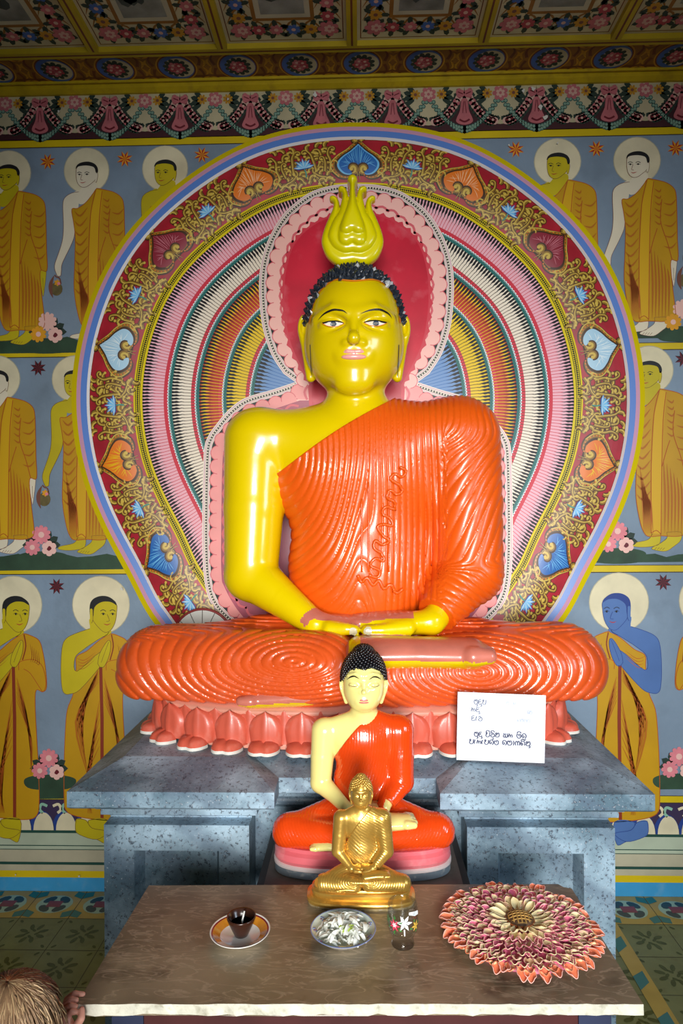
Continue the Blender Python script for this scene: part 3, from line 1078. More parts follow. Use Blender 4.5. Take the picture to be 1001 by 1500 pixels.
# acanthus scrolls and blue lotus flowers between the motifs
gaps = [(HEART[i] + HEART[i + 1]) / 2 for i in range(10)] + [-140, 140]
for gi, d0 in enumerate(gaps):
    p, b = hp(ringmap(d0))
    R3 = random.Random(gi + 50)
    def leaf(x0, y0, a, L, wd, bend, lay):
        pts = [(x0, y0), (x0 + L * .4 * math.cos(a), y0 + L * .4 * math.sin(a)), (x0 + L * .8 * math.cos(a + bend * .5), y0 + L * .8 * math.sin(a + bend * .5)), (x0 + L * math.cos(a + bend), y0 + L * math.sin(a + bend))]
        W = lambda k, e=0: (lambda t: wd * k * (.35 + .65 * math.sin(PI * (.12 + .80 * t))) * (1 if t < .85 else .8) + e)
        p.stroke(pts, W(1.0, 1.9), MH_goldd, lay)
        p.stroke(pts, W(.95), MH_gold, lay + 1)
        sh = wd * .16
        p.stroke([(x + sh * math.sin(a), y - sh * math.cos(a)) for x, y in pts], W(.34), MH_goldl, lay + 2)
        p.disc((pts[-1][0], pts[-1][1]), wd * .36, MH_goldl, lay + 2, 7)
    def frond(pts, n, L, wd, curl, lay):
        cp_ = crom(pts, 6)
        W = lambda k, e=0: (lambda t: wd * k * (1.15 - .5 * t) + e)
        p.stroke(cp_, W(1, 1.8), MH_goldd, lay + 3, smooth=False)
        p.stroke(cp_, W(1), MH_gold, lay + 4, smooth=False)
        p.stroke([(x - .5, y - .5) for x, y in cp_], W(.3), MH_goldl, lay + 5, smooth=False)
        m_ = len(cp_) - 1
        for k in range(n):
            i = int(m_ * (k + .6) / (n + .4))
            x, y = cp_[i]
            tx, ty = cp_[min(i + 1, m_)][0] - cp_[max(i - 1, 0)][0], cp_[min(i + 1, m_)][1] - cp_[max(i - 1, 0)][1]
            th = math.atan2(ty, tx)
            sd = 1 if k % 2 else -1
            leaf(x, y, th + sd * .75, L * (1.05 - .35 * k / n), wd * 1.35, sd * .9, lay)
        x, y = cp_[-1]
        tx, ty = cp_[-1][0] - cp_[-3][0], cp_[-1][1] - cp_[-3][1]
        th = math.atan2(ty, tx)
        sp, r = [], L * .42
        for k in range(11):
            t = k / 10
            rr = r * (1 - .72 * t)
            cx_, cy_ = x - curl * math.sin(th) * r, y + curl * math.cos(th) * r
            a = th - curl * PI / 2 + curl * t * 4.6
            sp.append((cx_ + rr * math.cos(a), cy_ + rr * math.sin(a)))
        for k_, e_, mm, dl in ((1, 1.8, MH_goldd, 3), (1, 0, MH_gold, 4), (.3, 0, MH_goldl, 5)):
            p.stroke(sp, (lambda t, k_=k_, e_=e_: wd * .72 * k_ + e_), mm, lay + dl, smooth=False)
        p.disc(sp[-1], wd * .5, MH_goldl, lay + 6, 7)
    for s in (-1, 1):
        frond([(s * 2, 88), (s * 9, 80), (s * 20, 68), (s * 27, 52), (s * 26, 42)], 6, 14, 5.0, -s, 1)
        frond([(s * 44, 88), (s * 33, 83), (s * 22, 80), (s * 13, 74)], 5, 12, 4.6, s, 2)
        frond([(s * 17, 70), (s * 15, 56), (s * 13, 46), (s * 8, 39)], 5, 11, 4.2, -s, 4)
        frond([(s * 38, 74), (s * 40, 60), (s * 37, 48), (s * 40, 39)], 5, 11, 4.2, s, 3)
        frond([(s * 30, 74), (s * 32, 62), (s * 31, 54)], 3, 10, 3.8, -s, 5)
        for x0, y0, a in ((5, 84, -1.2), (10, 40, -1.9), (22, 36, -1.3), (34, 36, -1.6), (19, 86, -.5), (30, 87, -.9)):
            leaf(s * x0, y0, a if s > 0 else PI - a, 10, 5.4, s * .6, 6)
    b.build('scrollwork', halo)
    p, b = hp(ringmap(d0))
    c = (0, 60)
    for q in range(9):
        a = -PI / 2 + (q - 4) * .34
        L = 16 if q % 2 == 0 else 13
        tip = (c[0] + L * math.cos(a), c[1] + 6 + L * math.sin(a))
        nx, ny = -math.sin(a) * 2.9, math.cos(a) * 2.9
        m_ = (c[0] + L * .55 * math.cos(a), c[1] + 6 + L * .55 * math.sin(a))
        p.poly([(c[0], c[1] + 7), (m_[0] + nx, m_[1] + ny), tip, (m_[0] - nx, m_[1] - ny)], MH_bl, 17)
        p.poly([(c[0], c[1] + 6), (m_[0] + nx * .5, m_[1] + ny * .5), (tip[0], tip[1] + .8), (m_[0] - nx * .5, m_[1] - ny * .5)], MH_bll if q % 2 else MH_ice, 18)
    p.stroke([(0, 67), (1, 73), (0, 79)], 2, M_teal, 17)
    tag(b.build('lotus_motif', halo), 'small blue lotus flower')

# yellow border with black lozenges
p, b = hp()
hband(p, 90, 104, MH_yel, 6)
hband(p, 93.5, 94.5, MH_blk, 7)
hband(p, 99.5, 100.5, MH_blk, 7)
a = -148
while a < 148:
    r = HR(a) - 97
    da = math.degrees(2.9 / r)
    for o, w_ in ((97.0, 2.3),):
        p.poly([HPT(a - da * .5, o), HPT(a, o - w_), HPT(a + da * .5, o), HPT(a, o + w_)], MH_blk, 7)
    a += da
b.build('lozenge_border', halo)

# five bands of flame-edged rays
RB = [(104, 141, MH_pinkr, MH_blk, MH_edge, 12), (147, 181, MH_crm, MH_blk, MH_edge, 12), (187, 221, MH_redr, MH_blk, MH_edge, 12), (227, 261, MH_ylr, MH_blk, MH_edge, 12), (267, 330, MH_blr, MH_blk, MH_edge, 14)]
for bi, (o0, o1, mc, mk, me_, tl) in enumerate(RB):
    p, b = hp()
    lim = 148 if bi < 1 else (128, 122, 112, 100)[bi - 1]
    hband(p, o0, o1 + 1, mc, 1, -lim, lim)
    if bi < 4:
        hband(p, o1 - 6, o1, me_, 2, -lim, lim)
        hband(p, o1, o1 + 6, MH_teal, 4, -lim, lim)
    step = 4.6
    a = -lim
    line_m = {0: MH_edge, 1: MH_goldd, 2: MH_ylr, 3: MH_goldd, 4: MH_bl}[bi]
    while a < lim:
        r = HR(a) - (o0 + o1) / 2
        da = math.degrees(step / r)
        w1 = .43 * da
        tip = o0 + (o1 - o0) * .62 if bi < 4 else o0 + 26
        # wavy black wedge from the outer edge
        pts = [HPT(a - w1, o0), HPT(a - w1 * .75, o0 + 3), HPT(a - w1 * .95 + .12 * da, o0 + 7), HPT(a - w1 * .35, o0 + 11), HPT(a - w1 * .35 + .15 * da, o0 + 14), HPT(a, tip),
               HPT(a + w1 * .2 + .15 * da, o0 + 14), HPT(a + w1 * .35, o0 + 11), HPT(a + w1 * .7 + .12 * da, o0 + 7), HPT(a + w1 * .6, o0 + 3), HPT(a + w1 * .85, o0)]
        p.poly(pts, mk, 3)
        if bi in (2,):
            p.stroke([HPT(a - .5 * da, o0 + 2), HPT(a - .4 * da, o0 + 9), HPT(a - .5 * da, o0 + 17)], 1.7, MH_ylr, 4, taper='both')
            p.stroke([HPT(a - .5 * da, o0 + 16), HPT(a - .5 * da, o1)], .8, MH_ylr, 4, smooth=False)
        if bi != 2:
            p.stroke([HPT(a, o0 + 16), HPT(a, o1 - 1)], .75, line_m, 3.5, smooth=False)
        if bi < 4 :
            p.disc(HPT(a, o1 + 1.0), 1.9, MH_icel, 5, 7)
            p.disc(HPT(a, o1 + 1.8), 1.2, MH_teal, 6, 6)
        a += da
    b.build('ray_band', halo)

# inner panel framing head and shoulders
NL = [(520, 270), (490, 272), (458, 281), (434, 297), (413.6, 317), (395, 348), (384, 380), (380, 412), (381, 447), (385.6, 482), (398, 520), (416, 548)]
SL = [(433, 560), (400, 571), (360, 583), (336, 600), (318, 621), (305, 640), (299, 665), (297, 748), (297, 800), (299, 842), (304, 870), (313, 889), (327, 905), (360, 935)]
left = crom(NL, 4) + crom(SL, 4)
AX = 522.5
outer = left[::-1] + [(2 * AX - x + (3 if y > 600 else 0), y) for x, y in left]
def inset(pts, d):
    out = []
    n = len(pts)
    for i, q in enumerate(pts):
        a, c = pts[max(i - 1, 0)], pts[min(i + 1, n - 1)]
        tx, ty = c[0] - a[0], c[1] - a[1]
        L = math.hypot(tx, ty) or 1
        out.append((q[0] - ty / L * d, q[1] + tx / L * d))
    return out
LB = 12
p, b = hp()
nimb = outer + [(690, 960), (360, 960)]
p.poly([(x, y) for x, y in nimb], MH_nimd, 9)
p.poly([q for q in inset(outer, 9)] + [(680, 960), (370, 960)], MH_blk, 10)
for o0, m, lay, wd in ((2.0, MH_bord, 12, 4.2), (9.0, MH_bord, 12, 3.6), (5.5, MH_blk, 11.5, 5.0), (2.0, MH_pink, 13, 1.0), (9.0, MH_pink, 13, .9)):
    p.stroke(inset(outer, o0), wd, m, lay, smooth=False)
mid_ = inset(outer, 5.5)
acc = 0
for i in range(len(mid_) - 1):
    L = math.hypot(mid_[i + 1][0] - mid_[i][0], mid_[i + 1][1] - mid_[i][1])
    acc += L
    while acc > 4.2:
        acc -= 4.2
        t = 1 - acc / max(L, 1e-6)
        x, y = mid_[i][0] + (mid_[i + 1][0] - mid_[i][0]) * t, mid_[i][1] + (mid_[i + 1][1] - mid_[i][1]) * t
        p.poly([(x - 1.5, y), (x, y - 1.5), (x + 1.5, y), (x, y + 1.5)], MH_bord, 13)
b.build('nimbus_border', halo)
# pink scallops, each a rounded petal
p, b = hp()
row = inset(outer, 21)
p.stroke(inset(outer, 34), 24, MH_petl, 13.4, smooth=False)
cum = [0.0]
for i in range(len(row) - 1):
    cum.append(cum[-1] + math.hypot(row[i + 1][0] - row[i][0], row[i + 1][1] - row[i][1]))
nsc = int(cum[-1] / 19.6)
cent = []
for k in range(nsc + 1):
    L = cum[-1] * k / nsc
    i = min(max(j for j in range(len(cum)) if cum[j] <= L + 1e-9), len(row) - 2)
    t = (L - cum[i]) / max(cum[i + 1] - cum[i], 1e-9)
    cent.append(((row[i][0] + (row[i + 1][0] - row[i][0]) * t, row[i][1] + (row[i + 1][1] - row[i][1]) * t), i))
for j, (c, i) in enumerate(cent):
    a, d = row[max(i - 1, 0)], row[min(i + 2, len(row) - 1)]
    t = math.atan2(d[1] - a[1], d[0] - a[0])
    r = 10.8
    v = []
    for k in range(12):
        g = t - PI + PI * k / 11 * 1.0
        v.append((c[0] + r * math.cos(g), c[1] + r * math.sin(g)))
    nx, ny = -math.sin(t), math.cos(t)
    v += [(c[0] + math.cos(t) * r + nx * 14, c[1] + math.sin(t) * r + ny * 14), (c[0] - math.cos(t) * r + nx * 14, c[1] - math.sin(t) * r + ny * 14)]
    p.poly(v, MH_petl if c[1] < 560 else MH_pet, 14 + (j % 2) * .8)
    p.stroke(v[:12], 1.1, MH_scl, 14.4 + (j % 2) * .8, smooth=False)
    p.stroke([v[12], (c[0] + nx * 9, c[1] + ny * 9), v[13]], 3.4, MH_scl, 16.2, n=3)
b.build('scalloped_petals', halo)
# the red field behind the head, slightly dished, with a ragged edge; rose field behind the shoulders
p, b = hp()
import_edge = []
hd = crom([(522, 311), (498, 313), (470, 322), (446, 338), (428, 360), (418, 390), (414, 425), (416, 465), (424, 505), (440, 540), (455, 566)], 6)
hd = hd[::-1] + [(2 * AX - x, y) for x, y in hd[1:]]
hd = inset(hd, 0)
rag = []
for i, q in enumerate(hd):
    rag.append(q)
rag2 = inset(hd, -4)
rag3 = [(rag2[i] if i % 3 == 0 else hd[i]) for i in range(len(hd))]
p.poly(rag3 + [(590, 620), (455, 620)], MH_edge, 17)
p.poly(inset(hd, 3) + [(588, 622), (457, 622)], MH_nim, 18)
b.build('nimbus', halo)
p, b = hp()
body_in = inset(crom([(433, 566), (400, 577), (362, 590), (340, 606), (322, 627), (310, 648), (305, 670), (303, 748), (303, 842), (310, 870), (330, 905), (360, 940)], 5)[::-1], 22)
body_r = [(2 * AX - x + 3, y) for x, y in body_in[::-1]]
p.poly(body_in + body_r, MH_nimd, 15.5)
b.build('body_nimbus', halo)
# ------------------------------------------------------------------ smooth bodies grown from distance fields
def smin(a, b, k):
    h = np.maximum(k - np.abs(a - b), 0) / k
    return np.minimum(a, b) - h * h * k * 0.25
def smax(a, b, k):
    return -smin(-a, -b, k)
def cone(p, a, b, ra, rb):
    a, b = np.array(a), np.array(b)
    ba = b - a
    t = np.clip(((p - a) @ ba) / max(ba @ ba, 1e-12), 0, 1)
    d = p - a - t[:, None] * ba
    return np.sqrt((d * d).sum(1)) - (ra + (rb - ra) * t)
def ell(p, c, r, R=None):
    q = p - np.array(c)
    if R is not None:
        q = q @ R
    r = np.array(r)
    q1 = q / r
    k0 = np.sqrt((q1 * q1).sum(1)) + 1e-9
    q2 = q1 / r
    k1 = np.sqrt((q2 * q2).sum(1)) + 1e-9
    return k0 * (k0 - 1) / k1
def chain(p, pts, rad, k=0.0):
    d = None
    for i in range(len(pts) - 1):
        e = cone(p, pts[i], pts[i + 1], rad[i], rad[i + 1])
        d = e if d is None else (smin(d, e, k) if k > 0 else np.minimum(d, e))
    return d
def sstep(a, b, x):
    t = np.clip((x - a) / (b - a), 0, 1)
    return t * t * (3 - 2 * t)
def poly2d(x, y, pts):
    """signed distance to a closed outline, negative inside"""
    d = np.full(x.shape, 1e9)
    ins = np.zeros(x.shape, bool)
    n = len(pts)
    for i in range(n):
        ax, ay = pts[i]
        bx, by = pts[(i + 1) % n]
        ex, ey = bx - ax, by - ay
        wx, wy = x - ax, y - ay
        t = np.clip((wx * ex + wy * ey) / (ex * ex + ey * ey + 1e-12), 0, 1)
        d = np.minimum(d, (wx - ex * t) ** 2 + (wy - ey * t) ** 2)
        c = ((ay > y) != (by > y)) & (x < ex * (y - ay) / (ey if abs(ey) > 1e-12 else 1e-12) + ax)
        ins ^= c
    d = np.sqrt(d)
    return np.where(ins, -d, d)
def to_px(p):
    """where a room point is seen, in photo pixels"""
    q = p - np.array([0, 0, CAM_Z])
    z = q @ np.array(fw)
    return 500.5 + FPX * (q @ np.array(rt)) / z, 750.0 - FPX * (q @ np.array(up)) / z

def sdf_mesh(f, lo, hi, h, proj=1):
    lo, hi = np.array(lo, float), np.array(hi, float)
    B = 8
    nb = np.ceil((hi - lo) / (h * B)).astype(int) + 1
    bc = [lo[a] + (np.arange(nb[a]) * B + (B - 1) / 2) * h for a in range(3)]
    g = np.stack(np.meshgrid(*bc, indexing='ij'), -1).reshape(-1, 3)
    cd_ = f(g)
    act = np.abs(cd_) < B * h * 0.87 * 1.5 + 2 * h + 0.01
    D = np.repeat(cd_.astype(np.float32)[:, None], B ** 3, 1)
    loc = np.stack(np.meshgrid(*[np.arange(B)] * 3, indexing='ij'), -1).reshape(-1, 3) * h - (B - 1) / 2 * h
    ids = np.nonzero(act)[0]
    for s in range(0, len(ids), 600):
        k = ids[s:s + 600]
        D[k] = f((g[k][:, None, :] + loc[None]).reshape(-1, 3)).reshape(len(k), -1)
    D = D.reshape(nb[0], nb[1], nb[2], B, B, B).transpose(0, 3, 1, 4, 2, 5).reshape(nb[0] * B, nb[1] * B, nb[2] * B)
    D[0], D[-1], D[:, 0], D[:, -1], D[:, :, 0], D[:, :, -1] = 1, 1, 1, 1, 1, 1
    ins = D < 0
    cnt = np.zeros(tuple(np.array(D.shape) - 1), np.int8)
    off = [(i, j, k) for i in (0, 1) for j in (0, 1) for k in (0, 1)]
    S = np.array(D.shape) - 1
    for i, j, k in off:
        cnt += ins[i:i + S[0], j:j + S[1], k:k + S[2]]
    ci = np.argwhere((cnt > 0) & (cnt < 8))
    idx = np.full(cnt.shape, -1, np.int32)
    idx[ci[:, 0], ci[:, 1], ci[:, 2]] = np.arange(len(ci))
    cv = np.stack([D[ci[:, 0] + i, ci[:, 1] + j, ci[:, 2] + k] for i, j, k in off], 1)
    acc = np.zeros((len(ci), 3))
    n_ = np.zeros(len(ci))
    for a in range(8):
        for b in range(a + 1, 8):
            if sum(x != y for x, y in zip(off[a], off[b])) != 1:
                continue
            va, vb = cv[:, a], cv[:, b]
            m = (va < 0) != (vb < 0)
            t = np.where(m, va / np.where(m, va - vb, 1), 0)
            pa, pb = np.array(off[a], float), np.array(off[b], float)
            acc += m[:, None] * (pa + t[:, None] * (pb - pa))
            n_ += m
    V = lo + (ci + acc / n_[:, None]) * h
    F = []
    for ax in range(3):
        sl0 = [slice(None)] * 3
        sl1 = [slice(None)] * 3
        sl0[ax] = slice(0, -1)
        sl1[ax] = slice(1, None)
        A, Bq = ins[tuple(sl0)], ins[tuple(sl1)]
        e = np.argwhere(A != Bq)
        o1, o2 = [(1, 2), (2, 0), (0, 1)][ax]
        ok = (e[:, o1] > 0) & (e[:, o2] > 0) & (e[:, o1] < S[o1]) & (e[:, o2] < S[o2])
        e = e[ok]
        def cell(d1, d2):
            c = e.copy()
            c[:, o1] -= d1
            c[:, o2] -= d2
            return idx[c[:, 0], c[:, 1], c[:, 2]]
        q = np.stack([cell(1, 1), cell(0, 1), cell(0, 0), cell(1, 0)], 1)
        flip = Bq[e[:, 0], e[:, 1], e[:, 2]]
        q[flip] = q[flip][:, ::-1]
        F.append(q)
    F = np.concatenate(F)
    F = F[(F >= 0).all(1)]
    for _ in range(proj):
        e = h * 0.3
        d0 = f(V)
        gr = np.stack([f(V + np.eye(3)[a] * e) - d0 for a in range(3)], 1) / e
        st = d0 / np.maximum((gr * gr).sum(1), 0.05)
        V = V - gr * np.clip(st, -h, h)[:, None]
    return V, F

def keep_big(V, F):
    return V, F

class Drape:
    """brushwork laid on a carved surface, along the line of sight of the photograph's plane positions"""
    def __init__(self, objs, mb=None):
        self.tr = []
        for o in objs:
            me = o.data
            off = root_loc(o)
            v = [x.co + off for x in me.vertices]
            self.tr.append(BVHTree.FromPolygons(v, [tuple(q.vertices) for q in me.polygons]))
        self.mb = mb or MB()
        self.O = Vector((0, 0, CAM_Z))
    def at(self, x, y, lift=0.0008):
        d = (P(x, y, 1.0) - self.O).normalized()
        best = None
        for t in self.tr:
            h, n, i, dist = t.ray_cast(self.O, d)
            if h is not None and (best is None or dist < best[2]):
                best = (h, n, dist)
        if best is None:
            return None
        n = best[1] if best[1].dot(d) < 0 else -best[1]
        return best[0] + n * lift - d * lift
    def stroke(self, pts, wd, m, lift=0.0008, n=5, taper=None):
        pts = crom(pts, n) if len(pts) > 2 else pts
        N = len(pts)
        v = []
        for i, p in enumerate(pts):
            a, b = pts[max(i - 1, 0)], pts[min(i + 1, N - 1)]
            L = math.hypot(b[0] - a[0], b[1] - a[1]) or 1
            t = i / (N - 1)
            h = wd / 2 * (max(.1, math.sin(PI * t)) if taper == 'both' else (max(.1, 1 - t) if taper == 'end' else 1))
            nx, ny = -(b[1] - a[1]) / L * h, (b[0] - a[0]) / L * h
            A, Bv = self.at(p[0] + nx, p[1] + ny, lift), self.at(p[0] - nx, p[1] - ny, lift)
            if A is None or Bv is None:
                continue
            v += [A, Bv]
        f = [(2 * i, 2 * i + 1, 2 * i + 3, 2 * i + 2) for i in range(len(v) // 2 - 1)]
        self.mb.add(v, f, m)
    def fill(self, pts, m, lift=0.0008, n=5, rings=3):
        pts = crom(pts, n, True) if n else pts
        c = (sum(p[0] for p in pts) / len(pts), sum(p[1] for p in pts) / len(pts))
        N = len(pts)
        v = [self.at(c[0], c[1], lift)]
        for r in range(1, rings + 1):
            for p in pts:
                v.append(self.at(c[0] + (p[0] - c[0]) * r / rings, c[1] + (p[1] - c[1]) * r / rings, lift))
        if any(x is None for x in v):
            return
        f = [(0, 1 + i, 1 + (i + 1) % N) for i in range(N)]
        for r in range(rings - 1):
            for i in range(N):
                j = (i + 1) % N
                f.append((1 + r * N + i, 1 + (r + 1) * N + i, 1 + (r + 1) * N + j, 1 + r * N + j))
        self.mb.add(v, f, m)
# ------------------------------------------------------------------ seated statues
def nose_lips(p, c):
    return None

def statue(c, S):
    """c: measurements of one statue (photo pixels), S: materials. Grows body, robe and skirt under an Empty."""
    Yc, u = c['Y'], c['u']
    k = Yc / FPX                                  # metres per photo pixel at the statue's middle
    W = lambda q, d=0.0: np.array(P(q[0], q[1], Yc + d * u))
    R = lambda px, d=0.0: px * (Yc + d * u) / FPX
    root = thing('seated_statue', P(c['foot'][0], c['foot'][1], Yc), c['label'], 'statue')
    hc, hw = c['head'], c['hw']
    chin, hl, top = c['chin'], c['hairline'], c['top']
    fh = (chin - top)
    HD = c.get('hd', 0.0)                          # how far the head leans forward
    hwm = R(hw)
    sk_c = W((hc, top + fh * .47), HD)
    sk_r = np.array([hwm, hwm * 1.14, R(fh * .47)])
    jw_c = W((hc, top + fh * .69), HD) + np.array([0, -hwm * .22, 0])
    jw_r = np.array([hwm * c.get('jaw', .91), hwm * .88, R(fh * .315)])
    yf = sk_c[1] - hwm * 1.14                       # foremost plane of the brow
    fx = lambda dx: sk_c[0] + dx * hwm
    ez = P(hc, c['eye'], yf + hwm * .1)[2]
    nz = P(hc, c['nose'], yf)[2]
    mz = P(hc, c['mouth'], yf)[2]
    brz = P(hc, c['brow'], yf + hwm * .1)[2]

    def head(p):
        d = smin(ell(p, sk_c, sk_r), ell(p, jw_c, jw_r), hwm * .45)
        # sockets, lids, nose, lips, chin
        for s in (-1, 1):
            sock = ell(p, (fx(s * .42), yf + hwm * .06, ez + hwm * .03), (hwm * .27, hwm * .13, hwm * .13))
            d = smax(d, -sock, hwm * .18)
            lid = ell(p, (fx(s * .43), yf + hwm * .21, ez + hwm * .0), (hwm * .25, hwm * .15, hwm * .115))
            d = smin(d, lid, hwm * .08)
            d = smin(d, chain(p, [(fx(s * .12), yf + hwm * .05, brz + hwm * .0), (fx(s * .42), yf + hwm * .09, brz + hwm * .1), (fx(s * .74), yf + hwm * .36, brz - hwm * .05)],
                              [hwm * .03, hwm * .03, hwm * .02]), hwm * .2)
            d = smin(d, ell(p, (fx(s * .145), yf + hwm * .03, nz + hwm * .05), (hwm * .105, hwm * .125, hwm * .085)), hwm * .06)
        nose = chain(p, [(fx(0), yf + hwm * .03, ez + hwm * .14), (fx(0), yf - hwm * .075, (ez + nz) / 2), (fx(0), yf - hwm * .18, nz + hwm * .10)], [hwm * .06, hwm * .08, hwm * .125])
        d = smin(d, nose, hwm * .06)
        d = smin(d, ell(p, (fx(0), yf + hwm * .12, mz), (hwm * .34, hwm * .14, hwm * .17)), hwm * .12)
        chz = P(hc, c['chin'] - fh * .11, yf + hwm * .2)[2]
        d = smin(d, ell(p, (fx(0), yf + hwm * .33, chz), (hwm * .3, hwm * .2, hwm * .18)), hwm * .45)
        return d

    def lips(p):
        p = p + np.array([0, c.get('lipf', 0) * hwm, 0])
        d = None
        for s in (-1, 1):
            e = chain(p, [(fx(s * .03), yf - hwm * .015, mz + hwm * .04), (fx(s * .12), yf - hwm * .005, mz + hwm * .05), (fx(s * .33), yf + hwm * .085, mz + hwm * .0)], [hwm * .045, hwm * .05, hwm * .018])
            d = e if d is None else smin(d, e, hwm * .02)
        low = ell(p, (fx(0), yf + hwm * .01, mz - hwm * .055), (hwm * .24, hwm * .075, hwm * .06))
        return smin(d, low, hwm * .012)

    nk = c['neck']
    def neck(p):
        a, b = W((nk[0], nk[1]), .0), W((nk[0], chin - fh * .1), HD)
        d = cone(p, a, b, R(nk[2]), R(nk[2]) * .95)
        return d

    sl, sr = c['shL'], c['shR']
    el, er = c['elL'], c['elR']
    wl, wr = c['wrL'], c['wrR']
    t1, t2 = c['chest'], c['waist']
    dx = c.get('dx', 1.0)
    def torso(p):
        d = ell(p, W(t1[:2]), (R(t1[2]), u * .205 * dx, R(t1[3])))
        d = smin(d, ell(p, W(t2[:2]), (R(t2[2]), u * .20 * dx, R(t2[3]))), u * .10)
        kk = .80 if c.get('slope') else .93
        d = smin(d, cone(p, W((sl[0] + sl[2] * .35, sl[1] + sl[2] * (.93 - kk))), W((sr[0] - sr[2] * .35, sr[1] + sr[2] * (.93 - kk))), R(sl[2]) * kk, R(sr[2]) * kk), u * .07)
        return d
    torso0 = torso
    if c.get('slope'):
        def torso(p):
            d = torso0(p)
            for q in (sl, sr):
                d = smin(d, cone(p, W((nk[0] + (q[0] - nk[0]) * .18, nk[1] - nk[2] * .1)), W((q[0], q[1] - q[2] * .1)), R(nk[2]) * .7, R(q[2]) * .72), u * .06)
            return d
    eD, wD = -.06, c.get('wD', -.30)
    def arm_l(p):
        d = chain(p, [W(sl[:2]), W(((sl[0] + el[0]) / 2, (sl[1] + el[1]) / 2), eD / 2), W(el[:2], eD)], [R(sl[2]), R((sl[2] * .5 + el[2] * .52)), R(el[2])], u * .01)
        return smin(d, chain(p, [W(el[:2], eD), W(((el[0] + wl[0]) / 2, (el[1] + wl[1]) / 2 + c.get('sag', 0)), (eD + wD) / 2), W(wl[:2], wD)], [R(el[2]) * .97, R((el[2] * .45 + wl[2] * .5)), R(wl[2])]), u * .02)
    def arm_r(p):
        d = chain(p, [W(sr[:2]), W(((sr[0] + er[0]) / 2, (sr[1] + er[1]) / 2), eD / 2), W(er[:2], eD)], [R(sr[2]), R((sr[2] * .5 + er[2] * .52)), R(er[2])], u * .01)
        return smin(d, chain(p, [W(er[:2], eD), W(((er[0] + wr[0]) / 2, (er[1] + wr[1]) / 2), (eD + wD) / 2), W(wr[:2], wD)], [R(er[2]) * .97, R((er[2] * .48 + wr[2] * .5)), R(wr[2])]), u * .02)
    hz = W(c['hand'], wD)                           # where the two hands meet
    hr = R(wl[2])
    def hands(p):
        a, b = W(wl[:2], wD), W(wr[:2], wD)
        d = None
        for s, w_, hh in ((1, a, 0.0), (-1, b, hr * .30)):
            base = w_ + (hz - w_) * .28 + np.array([0, 0, hh * .3])
            palm = ell(p, w_ + (hz - w_) * .5 + np.array([0, hr * .9, hh * .6 + hr * .18]), (abs(hz[0] - w_[0]) * .74, hr * 2.2, hr * .62))
            e = smin(palm, cone(p, w_, w_ + (hz - w_) * .45 + np.array([0, 0, -hr * .1]), R(wl[2]) * .98, hr * .66), hr * .8)
            for j in range(4):
                fy = (-.9 + j * .95) * hr
                st = w_ + (hz - w_) * .75 + np.array([0, fy + hr * .5, hh])
                L = (1.05, 1.2, 1.15, .95)[j] * abs(hz[0] - w_[0]) * .75
                mid = st + np.array([s * L * .55, 0, hr * .02])
                en = st + np.array([s * L, 0, hr * .16])
                e = smin(e, chain(p, [st, mid, en], [hr * .36, hr * .34, hr * .26]), hr * .18)
            # thumb along the front of the palm, tip to tip with the other
            th0 = w_ + (hz - w_) * .35 + np.array([0, -hr * 1.15, -hr * .1])
            th1 = w_ + (hz - w_) * .7 + np.array([0, -hr * 1.55, hr * .12 - hh * .4])
            th2 = hz + np.array([-s * hr * .42, -hr * 1.6, hr * .2 - hh * .2])
            e = smin(e, chain(p, [th0, th1, th2], [hr * .62, hr * .46, hr * .38]), hr * .35)
            d = e if d is None else np.minimum(d, e)
        return d
    kl, kr = c['knL'], c['knR']
    ft, fl = c['foot_top'], c['foot_low']
    lD = c.get('lD', -.42)
    def foot(p, q, dd):
        (hx, hy, hrad), (tx, ty, trad) = q
        a, b = W((hx, hy), dd), W((tx, ty), dd)
        flat = chain(p * np.array([1, .55, 1]), [a * np.array([1, .55, 1]), ((a + b) / 2 + np.array([0, 0, R(1.0)])) * np.array([1, .55, 1]), b * np.array([1, .55, 1])], [R(hrad), R(hrad) * .92, R(trad)])
        d = flat
        s = 1 if tx > hx else -1
        for j in range(5):
            yy = (j - 2) * R(trad) * .78
            e0 = b + np.array([-s * R(trad) * .2, yy, R(trad) * .1])
            L = R(trad) * (1.15 - .12 * abs(j - 1))
            d = smin(d, cone(p, e0, e0 + np.array([s * L, 0, 0]), R(trad) * .62, R(trad) * .5), R(trad) * .25)
        return d
